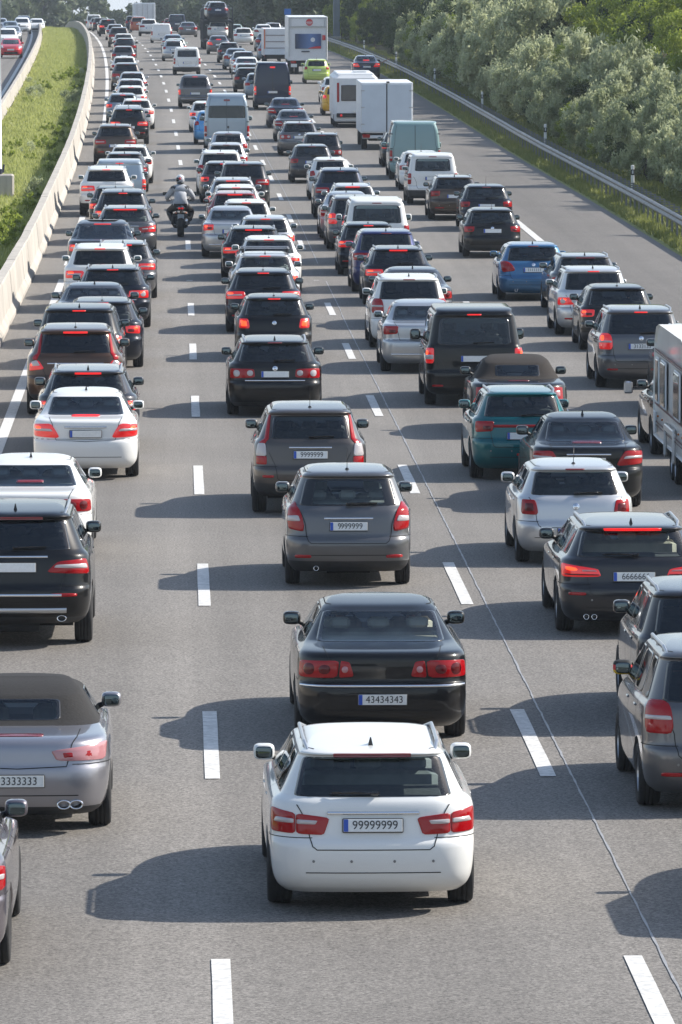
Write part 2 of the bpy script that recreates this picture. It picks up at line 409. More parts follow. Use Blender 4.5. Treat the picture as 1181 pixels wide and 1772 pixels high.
def join_meshes(name, ms, mats):
    V = []; F = []; MI = []
    for m in ms:
        n = len(V); V += [v.co[:] for v in m.vertices]; F += [tuple(n + i for i in p.vertices) for p in m.polygons]
        MI += [mats.index(m.materials[p.material_index]) for p in m.polygons]
        D.meshes.remove(m)
    return mesh(name, V, F, mats, MI)

# wheels
def wheel_meshes(R, wd, spokes=5):
    t = MB(); h = wd / 2; r0 = R * .66
    prof = [(r0, -h * .86), (R * .80, -h), (R * .92, -h * .97), (R * .975, -h * .82), (R, -h * .55), (R, -h * .40), (R * .975, -h * .38), (R * .975, -h * .34), (R, -h * .32),
            (R * 1.002, -h * .05), (R * .977, -h * .04), (R * .977, h * .04), (R * 1.002, h * .05), (R, h * .32), (R * .975, h * .34), (R * .975, h * .38), (R, h * .40), (R, h * .55), (R * .975, h * .82), (R * .92, h * .97), (R * .80, h), (r0, h * .86)]
    t.lathe(prof, 36); tm = t.mesh('tyre', [M_tyre], True)
    r = MB(); q = R * .66
    r.lathe([(q, -h * .8), (q, h * .80), (q * .95, h * .84), (q * .90, h * .55), (q * .88, -h * .3), (q * .2, -h * .35)], 36)
    for k in range(spokes):
        a = 2 * pi * k / spokes
        for sgn in (-.16, .16):
            p0 = (h * .62, q * .16 * cos(a + sgn * 2), q * .16 * sin(a + sgn * 2)); p1 = (h * .50, q * .93 * cos(a + sgn), q * .93 * sin(a + sgn))
            r.tube([p0, p1], [q * .085, q * .07], 5)
    r.lathe([(q * .22, h * .5), (q * .2, h * .68), (0.001, h * .70)], 12)
    return tm, r.mesh('rim', [M_rim], False)
WH = {}
def wheel(R=.33, wd=.225, sp=5):
    k = (R, wd, sp)
    if k not in WH: WH[k] = wheel_meshes(*k)
    return WH[k]
# ------------------------------------------------------------------ body styles
WAGON = [(.20,.18,.20,4.70,.80,.25,.35),(.26,.22,.10,4.78,.86,.28,.40),(.36,.30,.03,4.85,.90,.30,.45),(.52,.45,0,4.90,.92,.32,.5),(.64,.55,.01,4.9,.925,.32,.5),
 (.70,.62,.06,4.88,.925,.33,.5),(.82,.72,.085,4.8,.925,.33,.5),(.93,.82,.10,4.55,.92,.33,.45),(1.0,.92,.125,4.05,.90,.33,.4),(1.03,.97,.15,3.75,.865,.32,.38),
 (1.05,1.0,.17,3.60,.83,.30,.36),(1.37,1.36,.44,2.90,.66,.24,.3),(1.398,1.385,.39,2.82,.645,.22,.28),(1.43,1.41,.46,2.70,.59,.22,.28),(1.453,1.44,.85,2.5,.48,.2,.2),(1.468,1.465,1.3,2.25,.30,.12,.12),(1.472,1.47,1.55,2.0,.10,.05,.05)]
HATCH = [(.20,.18,.18,3.82,.74,.25,.35),(.27,.22,.08,3.9,.80,.28,.4),(.38,.3,.02,3.95,.835,.3,.42),(.52,.45,0,4.0,.85,.32,.45),(.60,.55,.015,4.0,.85,.32,.45),
 (.645,.62,.06,3.98,.85,.32,.45),(.80,.72,.09,3.9,.85,.32,.45),(.90,.82,.115,3.72,.845,.32,.42),(.965,.92,.15,3.4,.83,.31,.4),(.995,.97,.18,3.2,.80,.3,.36),
 (1.015,1.0,.20,3.08,.775,.29,.34),(1.345,1.335,.40,2.38,.63,.22,.28),(1.375,1.36,.345,2.3,.615,.2,.26),(1.415,1.395,.42,2.18,.56,.2,.26),(1.442,1.43,.75,1.98,.45,.18,.2),(1.456,1.455,1.1,1.75,.27,.12,.12),(1.46,1.458,1.3,1.55,.08,.04,.04)]
MPV = [(.20,.18,.18,4.2,.78,.25,.35),(.27,.22,.08,4.3,.85,.28,.4),(.38,.3,.02,4.36,.885,.3,.42),(.54,.45,0,4.4,.90,.30,.45),(.64,.55,.015,4.4,.90,.30,.45),
 (.68,.62,.05,4.38,.90,.30,.45),(.84,.75,.07,4.3,.90,.30,.45),(.98,.86,.09,4.1,.89,.30,.42),(1.05,.96,.11,3.75,.875,.29,.4),(1.08,1.02,.13,3.55,.85,.28,.36),
 (1.10,1.06,.145,3.4,.835,.27,.34),(1.50,1.49,.31,2.55,.70,.22,.28),(1.53,1.52,.26,2.45,.69,.2,.26),(1.575,1.555,.33,2.35,.64,.2,.26),(1.605,1.59,.65,2.2,.53,.18,.2),(1.622,1.62,1.1,1.9,.33,.12,.12),(1.626,1.624,1.35,1.65,.10,.05,.05)]
SUV = [(.30,.26,.20,4.5,.80,.25,.35),(.36,.32,.10,4.6,.88,.28,.4),(.46,.42,.03,4.68,.93,.3,.42),(.62,.56,0,4.75,.95,.30,.45),(.72,.66,.01,4.75,.95,.30,.45),
 (.77,.72,.05,4.72,.95,.30,.45),(.92,.84,.075,4.65,.95,.30,.45),(1.06,.96,.10,4.45,.94,.31,.42),(1.13,1.05,.12,3.95,.92,.31,.4),(1.165,1.11,.145,3.7,.885,.30,.36),
 (1.19,1.14,.165,3.5,.86,.29,.34),(1.54,1.53,.42,2.8,.70,.23,.28),(1.575,1.56,.36,2.7,.69,.2,.26),(1.62,1.60,.44,2.6,.63,.2,.26),(1.655,1.64,.8,2.4,.52,.18,.2),(1.678,1.67,1.2,2.1,.32,.12,.12),(1.682,1.68,1.45,1.8,.10,.05,.05)]
SEDAN = [(.20,.18,.18,4.45,.76,.25,.35),(.26,.22,.08,4.52,.82,.28,.4),(.36,.3,.02,4.57,.87,.32,.42),(.54,.45,0,4.6,.885,.33,.45),(.66,.58,.015,4.6,.885,.33,.45),
 (.70,.64,.06,4.58,.885,.33,.45),(.84,.74,.065,4.5,.885,.33,.45),(.96,.84,.075,4.25,.875,.33,.42),(1.01,.91,.12,3.85,.85,.32,.4),(1.035,.95,.30,3.6,.815,.30,.36),
 (1.06,.98,.72,3.42,.775,.28,.34),(1.34,1.335,1.22,2.75,.60,.20,.26),(1.36,1.355,1.27,2.68,.59,.2,.26),(1.395,1.385,1.36,2.55,.55,.2,.26),(1.425,1.41,1.6,2.38,.45,.18,.2),(1.44,1.435,1.8,2.2,.29,.12,.12),(1.446,1.445,1.95,2.1,.10,.05,.05)]
CABRIO = [(.20,.18,.15,4.2,.76,.25,.35),(.26,.22,.06,4.27,.83,.28,.4),(.36,.3,.02,4.32,.88,.34,.42),(.54,.45,0,4.36,.91,.38,.45),(.64,.58,.01,4.36,.915,.40,.45),
 (.70,.64,.03,4.34,.915,.42,.45),(.82,.74,.05,4.25,.905,.44,.45),(.90,.82,.08,4.05,.89,.42,.42),(.945,.88,.20,3.6,.86,.36,.4),(.965,.91,.50,3.3,.82,.32,.36),
 (.985,.94,.80,3.1,.79,.30,.34),(1.24,1.24,1.18,2.55,.62,.24,.26),(1.27,1.265,1.28,2.48,.60,.22,.26),(1.305,1.30,1.42,2.38,.55,.2,.26),(1.335,1.32,1.62,2.2,.45,.18,.2),(1.352,1.345,1.8,2.05,.29,.12,.12),(1.36,1.355,1.85,1.95,.10,.04,.04)]
BUS = [(.24,.22,.16,4.75,.82,.22,.35),(.30,.28,.08,4.82,.90,.22,.4),(.42,.38,.02,4.87,.94,.22,.42),(.58,.5,0,4.9,.95,.22,.45),(.68,.6,.01,4.9,.95,.22,.45),
 (.72,.66,.05,4.88,.95,.20,.45),(.90,.82,.06,4.8,.95,.19,.45),(1.06,.95,.07,4.6,.945,.18,.42),(1.15,1.05,.08,4.35,.935,.18,.4),(1.19,1.11,.09,4.15,.92,.18,.36),
 (1.22,1.14,.10,4.0,.905,.18,.34),(1.76,1.74,.23,3.35,.80,.16,.28),(1.80,1.78,.22,3.28,.785,.16,.26),(1.86,1.84,.25,3.18,.74,.16,.26),(1.90,1.88,.36,3.0,.66,.16,.2),(1.93,1.92,.6,2.7,.45,.14,.12),(1.94,1.935,.9,2.3,.15,.05,.05)]
VAN = [(.30,.26,.12,5.7,.86,.14,.35),(.36,.32,.05,5.8,.94,.14,.4),(.48,.42,.01,5.86,.98,.14,.42),(.62,.55,0,5.9,.99,.13,.45),(.70,.62,.02,5.9,.99,.13,.45),
 (.74,.68,.05,5.88,.99,.12,.45),(.95,.85,.05,5.8,.99,.12,.45),(1.15,1.0,.055,5.55,.99,.12,.42),(1.35,1.12,.06,5.3,.985,.12,.4),(1.45,1.2,.065,5.1,.98,.12,.36),
 (1.50,1.25,.07,5.0,.975,.12,.34),(2.05,1.9,.11,4.35,.92,.12,.28),(2.25,2.1,.14,4.2,.88,.13,.26),(2.42,2.35,.18,4.0,.83,.15,.26),(2.5,2.46,.26,3.7,.74,.16,.2),(2.54,2.52,.5,3.2,.5,.14,.12),(2.55,2.545,.9,2.6,.15,.05,.05)]
SVAN = [(.22,.20,.12,4.25,.80,.16,.35),(.28,.26,.05,4.32,.87,.16,.4),(.40,.36,.01,4.37,.89,.16,.42),(.56,.48,0,4.4,.90,.15,.45),(.62,.56,.02,4.4,.90,.15,.45),
 (.66,.62,.05,4.38,.90,.14,.45),(.85,.76,.055,4.3,.90,.14,.45),(1.0,.88,.06,4.1,.895,.14,.42),(1.10,.98,.07,3.8,.885,.14,.4),(1.14,1.04,.08,3.6,.875,.14,.36),
 (1.17,1.08,.09,3.45,.865,.14,.34),(1.62,1.60,.20,2.75,.78,.14,.28),(1.67,1.65,.19,2.65,.765,.14,.26),(1.73,1.71,.22,2.55,.72,.15,.26),(1.77,1.75,.33,2.4,.63,.15,.2),(1.80,1.79,.6,2.1,.42,.14,.12),(1.81,1.805,.9,1.8,.12,.05,.05)]
PICK = [(.36,.30,.10,5.0,.80,.16,.35),(.42,.36,.04,5.1,.86,.16,.4),(.52,.46,.01,5.15,.89,.16,.42),(.62,.55,0,5.2,.90,.15,.45),(.68,.62,.05,5.2,.90,.12,.45),
 (.72,.68,.07,5.18,.90,.12,.45),(.90,.82,.075,5.1,.90,.12,.45),(1.02,.95,.08,4.8,.90,.12,.42),(1.07,1.03,.085,4.4,.885,.12,.4),(1.085,1.06,.12,4.2,.86,.12,.36),
 (1.10,1.08,1.55,4.0,.85,.14,.34),(1.60,1.59,1.85,3.35,.70,.16,.28),(1.63,1.62,1.88,3.28,.68,.16,.26),(1.68,1.66,1.95,3.18,.62,.16,.26),(1.72,1.70,2.1,3.0,.52,.16,.2),(1.75,1.74,2.4,2.8,.3,.12,.12),(1.755,1.75,2.5,2.7,.1,.05,.05)]
BASE = dict(wagon=dict(r=WAGON, d=(1.85, 4.85, 1.475), q=[(.62,1.28,.80,1.25),(1.36,2.22,1.33,2.08),(2.32,3.12,2.16,2.52)], rw=(.745,.64,.0,.97), ws=(.66,.56), wy=(.98, 3.86), R=.325),
 hatch=dict(r=HATCH, d=(1.70, 4.0, 1.46), q=[(.60,.82,.70,.84),(.90,1.62,.90,1.52),(1.72,2.62,1.60,2.02)], rw=(.68,.58,.03,.96), ws=(.62,.54), wy=(.80, 3.25), R=.305),
 mpv=dict(r=MPV, d=(1.79, 4.4, 1.63), q=[(.50,1.0,.62,1.0),(1.08,1.88,1.06,1.78),(1.98,2.9,1.86,2.20)], rw=(.73,.64,.03,.96), ws=(.68,.60), wy=(.86, 3.55), R=.32),
 suv=dict(r=SUV, d=(1.88, 4.7, 1.69), q=[(.62,1.2,.78,1.18),(1.28,2.12,1.26,2.0),(2.22,3.02,2.08,2.42)], rw=(.73,.62,.02,.95), ws=(.68,.60), wy=(.98, 3.78), R=.365),
 sedan=dict(r=SEDAN, d=(1.79, 4.65, 1.45), q=[(1.05,1.30,1.42,1.44),(1.38,2.12,1.50,2.0),(2.22,2.94,2.08,2.38)], rw=(.66,.56,.03,.96), ws=(.62,.52), wy=(1.02, 3.74), R=.32),
 cabrio=dict(r=CABRIO, d=(1.83, 4.35, 1.36), q=[(1.75,2.62,1.75,2.22)], rw=(.42,.40,.25,.80), ws=(.62,.54), wy=(.90, 3.42), R=.325),
 bus=dict(r=BUS, d=(1.90, 4.9, 1.96), q=[(.40,1.42,.46,1.42),(1.52,2.62,1.52,2.62),(2.74,3.5,2.74,3.05)], rw=(.74,.66,.04,.92), ws=(.74,.68), wy=(.92, 3.92), R=.335),
 van=dict(r=VAN, d=(1.99, 5.9, 2.55), q=[(3.85,4.5,3.85,4.1)], rw=None, ws=(.78,.70), wy=(1.05, 4.75), R=.34),
 svan=dict(r=SVAN, d=(1.79, 4.4, 1.82), q=[(.42,1.2,.46,1.2),(1.3,2.05,1.3,2.05),(2.15,2.95,2.12,2.38)], rw=(.66,.60,.06,.92), ws=(.68,.62), wy=(.80, 3.48), R=.31),
 pickup=dict(r=PICK, d=(1.84, 5.2, 1.76), q=[(1.95,2.5,2.08,2.45),(2.6,3.5,2.56,3.0)], rw=(.68,.58,.06,.92), ws=(.66,.58), wy=(1.1, 4.2), R=.37))
LV = dict(
 slant=[[(.44,.745),(.93,.72),(.92,.90),(.40,.865)]], box=[[(.60,.74),(.98,.74),(.98,.94),(.60,.94)]], tallbox=[[(.66,.72),(1.05,.72),(1.04,1.0),(.68,1.0)]])
def lampset(style, zs=1.0, ws=1.0):
    """quads in (s, z): inner-low, outer-low, outer-high, inner-high, with a material each"""
    A = dict(
     ewagon=[([(.715,.735),(1.02,.745),(1.02,.955),(.715,.915)], M_lampred),([(.725,.825),(.95,.83),(.91,.875),(.725,.865)], M_lampclear),([(.455,.725),(.705,.735),(.705,.912),(.40,.875)], M_lampred),([(.53,.815),(.695,.82),(.695,.86),(.51,.85)], M_lampclear)],
     cclass=[([(.44,.72),(.98,.75),(.99,.95),(.60,.96)], M_lampred),([(.56,.83),(.94,.84),(.95,.885),(.60,.875)], M_lampclear)],
     ml=[([(.40,.93),(1.02,.90),(.94,1.09),(.56,1.06)], M_lampred),([(.50,.985),(.96,.97),(.93,1.03),(.53,1.02)], M_lampclear)],
     phaeton=[([(.485,.745),(.97,.745),(.94,.925),(.465,.93)], M_lampred),([(.30,.758),(.468,.746),(.447,.928),(.345,.915)], M_lampred),([(.36,.80),(.43,.80),(.425,.87),(.36,.87)], M_lamppink, 2.2),([(.56,.785),(.68,.785),(.67,.885),(.555,.885)], M_lampdark, 2.2),([(.72,.775),(.86,.775),(.85,.90),(.72,.90)], M_lampdark, 2.2)],
     aclass=[([(.60,.70),(.90,.74),(.88,1.04),(.74,1.06)], M_lampred),([(.66,.83),(.88,.83),(.88,.89),(.69,.90)], M_lampclear)],
     polo=[([(.56,.74),(.84,.745),(.82,.955),(.60,.95)], M_lampred),([(.62,.79),(.76,.79),(.75,.90),(.63,.90)], M_lampdark)],
     golf=[([(.56,.78),(.92,.76),(.92,.93),(.54,.93)], M_lampred),([(.60,.80),(.74,.80),(.74,.86),(.60,.86)], M_lampdark)],
     touran=[([(.60,.80),(.95,.80),(.93,1.12),(.66,1.12)], M_lampred),([(.62,.935),(.94,.935),(.935,.975),(.635,.975)], M_lampclear)],
     round=[([(.40,.76),(.96,.74),(.94,.93),(.42,.92)], M_lampred),([(.44,.79),(.56,.79),(.56,.895),(.44,.895)], M_lampclear, 2.2),([(.70,.775),(.84,.775),(.84,.90),(.70,.90)], M_lampclear, 2.2)],
     bmw=[([(.42,.80),(.98,.79),(1.0,.97),(.46,.90)], M_lampred),([(.47,.865),(.66,.865),(.66,.89),(.50,.885)], M_lamppink),([(.44,.815),(.90,.815),(.90,.835),(.45,.83)], M_lampdark)],
     wide=[([(.40,.78),(.96,.76),(.95,.93),(.44,.93)], M_lampred),([(.48,.84),(.88,.83),(.88,.87),(.50,.87)], M_lampclear)],
     spider=[([(.40,.735),(.97,.725),(1.06,.90),(.34,.83)], M_lamppink),([(.46,.755),(.60,.75),(.60,.825),(.44,.815)], M_lampred),([(.64,.748),(.80,.745),(.82,.85),(.64,.835)], M_lampred)],
     beetle=[([(.60,.66),(.88,.66),(.88,.88),(.62,.88)], M_lampred),([(.66,.72),(.80,.72),(.80,.82),(.67,.82)], M_lamppink)],
     cvert=[([(.74,.80),(.95,.80),(.95,.93),(.74,.93)], M_lampred),([(.74,.93),(.95,.93),(.90,1.12),(.765,1.12)], M_lampclear),([(.765,1.12),(.90,1.12),(.735,1.54),(.675,1.54)], M_lampred)],
     t5=[([(.80,.86),(1.03,.86),(1.03,1.16),(.80,1.16)], M_lampred),([(.805,.94),(1.02,.94),(1.02,1.03),(.805,1.03)], M_lampclear)],
     van=[([(.89,.78),(1.03,.78),(1.03,1.28),(.89,1.28)], M_lampred),([(.895,.92),(1.02,.92),(1.02,1.0),(.895,1.0)], M_lampclear)],
     svan=[([(.78,.72),(.95,.72),(.95,1.10),(.78,1.10)], M_lampred),([(.785,.88),(.94,.88),(.94,.94),(.785,.94)], M_lampclear)],
     kaoval=[([(.60,.86),(.84,.82),(.84,1.0),(.66,1.02)], M_lampred)],
     vband=[([(.60,.74),(.92,.78),(.90,1.0),(.80,1.0)], M_lampred),([(.66,.80),(.86,.80),(.86,.86),(.72,.86)], M_lampclear)],
     xc=[([(.62,.90),(.96,.86),(.95,1.0),(.74,1.06)], M_lampred),([(.70,.96),(.90,.95),(.88,1.03),(.77,1.06)], M_lampclear),([(.765,1.06),(.88,1.08),(.725,1.54),(.675,1.54)], M_lampred)],
     pick=[([(.80,.74),(.95,.74),(.95,1.0),(.80,1.0)], M_lampred)],
     wave=[([(.44,.74),(.80,.70),(.90,.96),(.72,.99)], M_lampred)])
    return [([(a * ws, b * zs) for a, b in e[0]], e[1], e[2] if len(e) > 2 else 9) for e in A[style]]
VAR = {}
def make_variant(key, style, dims=None, lamp='wide', plate='tailgate', plate_z=None, clad=None, rails=None, rwglass='priv', sideglass='priv', seats='dark', chrome=None, wiper=True, seam=True,
                 exhaust=None, refl=None, fin='fin', stop='top', soft=None, pillar=None, front=False, ring_edit=None, lampz=1.0, lampw=1.0, rw=None, stripe=None, bars=False, nowin=False, rdoors=False, glasspanel=False, spokes=5, R=None, handle_mat=None, trackw=None, trims=(), badge=None):
    b = BASE[style]; dm = dims or b['d']; rings = [list(r) for r in b['r']]
    if ring_edit: ring_edit(rings)
    tap = (.02, .08) if style in ('van', 'svan', 'bus') else (.05, .09)
    bow = .03 if style in ('van', 'svan', 'bus', 'pickup') else .06
    sh = Shell(rings, *dm, 10, 11, bow=bow, tap=tap)
    kz, ky, kx = sh.k['z'], sh.k['y'], sh.k['x']
    T = lambda z: sh.tz(z * kz)
    P = []                                       # (name, mesh, paintable, loc, parent index, min lod)
    def add(name, me, paintable=False, loc=(0, 0, 0), par=None, lod=2, scale=None, rot=(0, 0, 0)):
        P.append((name, me, paintable, loc, par, lod, scale, rot)); return len(P) - 1
    R = R or b['R']; wy = [y * ky for y in b['wy']]
    arches = [(wy[0], R, R + .055), (wy[1], R, R + .055)]
    rwq = None if nowin else (rw or b['rw'])
    wins = dict(v=(.07, .93), q=b['q'])
    glass = {'priv': M_privacy, 'clear': M_glass, 'mid': M_glassmid}
    if soft:
        body = shell_mesh(sh, key + '_body', wins, rwq, b['ws'], [None, M_plastic], clad, arches, 0, 10.0, cap=False)
        add('body', body, True)
        st = shell_mesh(sh, key + '_soft_top', wins, rwq, b['ws'], [soft], None, (), 10.0, None)
        add('soft_top', st)
    else:
        add('body', shell_mesh(sh, key + '_body', wins, rwq, b['ws'], [None, M_plastic], clad, arches), True)
    tb, tt = 10, 11
    if rwq:
        v0, v1 = rwq[2], rwq[3]; ta, tc = tb + v0 * (tt - tb), tb + v1 * (tt - tb)
        def hw_(v): return (rwq[0] + (rwq[1] - rwq[0]) * v) * kx
        fr = .91
        if glasspanel: fr = .74
        me = patch(sh, 'rear_window', [(ta, -hw_(v0)), (ta, hw_(v0)), (tc, hw_(v1)), (tc, -hw_(v1))], [glass[rwglass], M_frit], rho=(0, .35, .6, .74, .84, .91, .96, 1.0), frit_from=fr, n=10, nang=52)
        ri = add('rear_window', me)
        if wiper:
            wi = MB(); wt_ = ta + .10; p0 = sh.P(wt_, 0.02)[0]; nn = sh.nrm(wt_, 0.0)[0]; p1 = sh.P(wt_ + .05, .40 * kx)[0] + nn * .02; p0 = p0 + nn * .03
            sgn = wiper if wiper in (1, -1) else 1
            p1[0] *= sgn
            wi.box((p0[0], p0[1], p0[2]), (.09, .05, .035), bev=.012); wi.tube([p0, (p0 + p1) / 2 + nn * .022, p1], [.012, .010, .006], 6); wi.box(tuple((p0 + p1) / 2 + nn * .003), (.36 * kx, .012, .02))
            add('wiper', wi.mesh('wiper', [M_frit]), lod=1)
    # windscreen
    v0, v1 = .04, .95; ta, tc = tb + v0, tb + v1
    def wsw(v): return (b['ws'][0] + (b['ws'][1] - b['ws'][0]) * v) * kx
    q = []
    for (t, sg) in ((ta, 1), (ta, -1), (tc, -1), (tc, 1)):
        St = float(sh.total(t)[0]); q.append((t, sg * wsw(v0 if t == ta else v1), St))
    # windscreen built in front arc coordinates
    V = []; F = []; MI = []; cu, sv = squircle(7, 32)
    for r in (0.0, .4, .7, .86, .88, 1.0):
        u, v = (cu * r, sv * r) if r > 0 else (np.zeros(1), np.zeros(1))
        vv = (v + 1) / 2; t = ta + (tc - ta) * vv; x = u * np.array([wsw(v0 + (v1 - v0) * k) for k in vv]); St = sh.total(t)
        sgn = np.where(x < 0, -1.0, 1.0); qq = sgn * (St - np.abs(x)); p = sh.P(t, qq); nn = sh.nrm(t, np.where(np.abs(x) < .02, sgn * (St - .03), qq)); nn[:, 0] = np.where(np.abs(x) < .02, 0, nn[:, 0])
        V.append(p + nn * .004)
    V = np.concatenate(V)
    for k in range(32): F.append((0, 1 + (k + 1) % 32, 1 + k)); MI.append(0)
    for i in range(4):
        for k in range(32): F.append((1 + i * 32 + k, 1 + i * 32 + (k + 1) % 32, 1 + (i + 1) * 32 + (k + 1) % 32, 1 + (i + 1) * 32 + k)); MI.append(1 if i >= 3 else 0)
    add('windscreen', mesh('windscreen', V, F, [M_glass, M_frit], MI))
    # side glass
    for sg in (1, -1):
        for qi, (b0, b1, u0, u1) in enumerate(b['q']):
            v0, v1 = .07, .93; ta, tc = tb + v0, tb + v1
            e = lambda v, a, c: (a + (c - a) * v) * ky
            quad = [(ta, float(sh.sy(ta, e(v0, b0, u0))[0]) * sg), (ta, float(sh.sy(ta, e(v0, b1, u1))[0]) * sg), (tc, float(sh.sy(tc, e(v1, b1, u1))[0]) * sg), (tc, float(sh.sy(tc, e(v1, b0, u0))[0]) * sg)]
            g_ = M_glass if qi == len(b['q']) - 1 else glass[sideglass]
            add('side_window', patch(sh, 'side_window', quad, [g_, M_frit], rho=(0, .5, .80, .86, 1.0), frit_from=.86, n=8, nang=24), lod=1)
    if not soft:
        # black B pillars and window line
        for sg in (1, -1):
            for (qa, qb) in zip(b['q'][:-1], b['q'][1:]):
                pts = []
                for v in (.08, .92):
                    y = ((qa[1] + (qa[3] - qa[1]) * v) + (qb[0] + (qb[2] - qb[0]) * v)) / 2 * ky; t = tb + v; pts.append((t, float(sh.sy(t, y)[0]) * sg))
                add('door_pillar', ribbon(sh, 'door_pillar', pts, .10 * ky, M_frit, off=.0025), lod=1)
    # lamps
    for sg in (1, -1):
        par = None
        for k, (qd, mt, ln_) in enumerate(lampset(lamp, lampz, lampw)):
            quad = [(T(z), s * kx * sg) for s, z in qd]
            me = patch(sh, 'tail_light', quad, [mt], base=.010 if mt is M_lampred or k == 0 else .018, dome=.008 if mt is M_lampred or k == 0 else .010, n=ln_, skirt=.012, nang=32, rho=(0, .2, .4, .6, .8, .94, 1.0))
            i = add('tail_light' if k == 0 else 'lamp_lens', me, par=par, lod=2 if k == 0 else 1)
            if k == 0:
                par = i; (ia, il), (oa, ol), (ob, oh), (ib, ih) = [(s_, z_) for s_, z_ in qd]
                f_ = lambda u, v_: ((ia * (1 - u) + oa * u) * (1 - v_) + (ib * (1 - u) + ob * u) * v_, (il * (1 - u) + ol * u) * (1 - v_) + (ih * (1 - u) + oh * u) * v_)
                bq = [f_(.50, .54), f_(.80, .54), f_(.80, .84), f_(.50, .84)]
                add('brake_bulb', patch(sh, 'brake_bulb', [(T(z_), s_ * kx * sg) for s_, z_ in bq], [M_hot], base=.018, dome=.006, n=3, skirt=.0, nang=20, rho=(0, .5, 1.0)), par=par, lod=2)
    # lamp dark surrounds
    # high stop lamp
    if stop:
        if stop == 'top': ts = 12.15 if rwq or nowin else 12.0; hw0 = .14
        elif stop == 'wide': ts = 12.0; hw0 = .24
        elif stop == 'thin': ts = 11.85; hw0 = .36
        else: ts = stop[0]; hw0 = stop[1]
        dt_ = .05 if 10 < ts < 11 else .22
        add('stop_lamp', patch(sh, 'stop_lamp', [(ts - dt_, -hw0), (ts - dt_, hw0), (ts + dt_, hw0), (ts + dt_, -hw0)], [M_stop], base=.006, dome=.004, n=8, nang=32, rho=(0, .3, .6, .8, 1.0), skirt=.02))
    # tailgate seam
    if seam:
        sm = []; z0 = seam if isinstance(seam, float) else .56
        st_ = [(T(.985), .70 * kx), (T(.80), .60 * kx), (T(z0 + .03), .56 * kx), (T(z0), .52 * kx), (T(z0), .0)]
        if style in ('sedan', 'cabrio'): st_ = [(9.4, .62 * kx), (8.0, .60 * kx), (T(.90), .56 * kx), (T(z0 + .12), .50 * kx), (T(z0 + .10), 0)]
        if rdoors: st_ = [(12.6, .72 * kx), (9.0, .84 * kx), (T(.62), .84 * kx), (T(.60), 0)]
        for sg in (1, -1): sm.append(ribbon(sh, 's', [(t, s * sg) for t, s in st_], .009, M_seam, n=8))
        if rdoors: sm.append(ribbon(sh, 's', [(12.6, .001), (9.0, .001), (T(.62), .001)], .02, M_seam, n=8))
        if style not in ('van',): sm.append(ribbon(sh, 's', [(2.25, -.62 * kx), (2.25, .62 * kx)], .009, M_seam, n=16))
        # bumper shut line, side doors
        for sg in (1, -1):
            sm.append(ribbon(sh, 's', [(5.0, (0.56 if style not in ('sedan',) else .0) * kx * sg), (5.0, float(sh.sy(5.0, wy[0] - R - .06)[0]) * sg)], .008, M_seam, n=10))
            for qa in b['q'][-2:]:
                y0_, y1_ = qa[0] * ky - .04, qa[0] * ky - .04
                sm.append(ribbon(sh, 's', [(9.9, float(sh.sy(9.9, y0_)[0]) * sg), (7.0, float(sh.sy(7.0, y0_ + .02)[0]) * sg), (2.0, float(sh.sy(2.0, max(y0_ + .06, wy[0] + R + .08))[0]) * sg)], .008, M_seam, n=6))
            yl = (b['q'][-1][1] + .12) * ky
            sm.append(ribbon(sh, 's', [(9.0, float(sh.sy(9.0, yl)[0]) * sg), (2.0, float(sh.sy(2.0, yl - .05)[0]) * sg)], .008, M_seam, n=6))
        if not soft:
            for sg in (1, -1):
                ya, yb = rings[13][2] * ky + .10, rings[13][3] * ky - .15
                sm.append(ribbon(sh, 's', [(13.0, float(sh.sy(13.0, ya)[0]) * sg), (13.0, float(sh.sy(13.0, yb)[0]) * sg)], .012, M_seam, n=16))
        add('panel_gap', join_meshes('panel_gap', sm, [M_seam]), lod=1)
    # door handles
    for sg in (1, -1):
        for qa in b['q'][-2:]:
            y = (qa[0] + .14) * ky; p = sh.P(8.2, float(sh.sy(8.2, y)[0]) * sg)[0]; h = MB()
            h.box((p[0] + .012 * sg, p[1], p[2] - .06), (.035, .17, .028), bev=.012); add('door_handle', h.mesh('door_handle', [handle_mat or M_plastic]), handle_mat is None, lod=1)
    # plate
    pz = (plate_z or {'tailgate': .80, 'bumper': .52}[plate]) * kz; t = float(sh.tz(pz)); p = sh.P(t, 0)[0]; n0 = sh.nrm(t, 0.02)[0]; rx = math.atan2(n0[2], -n0[1])
    pl = MB(); pl.box((0, 0, 0), (.54, .022, .128), 1, bev=.008); pl.box((0, -.0125, 0), (.52, .006, .112), 0, bev=.002); pl.box((-.238, -.0165, 0), (.040, .0035, .108), 2)
    pi_ = add('number_plate', pl.mesh('number_plate', [M_plate, M_plastic, M_plateblue]), loc=(0, p[1] - .018, pz), rot=(-rx, 0, 0))
    if plate == 'tailgate' and style not in ('van', 'pickup'):      # recess shadow panel round the plate
        a = .36; add('plate_recess', patch(sh, 'plate_recess', [(T(pz / kz - .085), -a), (T(pz / kz - .085), a), (T(pz / kz + .085), a * .96), (T(pz / kz + .085), -a * .96)], [None], base=.0005, dome=-.0, n=6, nang=24, skirt=.0, rho=(0, .6, 1.0)), True, lod=1)
        P.pop()
    if chrome:
        cz, cw = chrome; t = T(cz); add('trim_strip', ribbon(sh, 'trim_strip', [(t, -cw * kx), (t, cw * kx)], .028, M_chrome, thick=.014, n=16), lod=1)
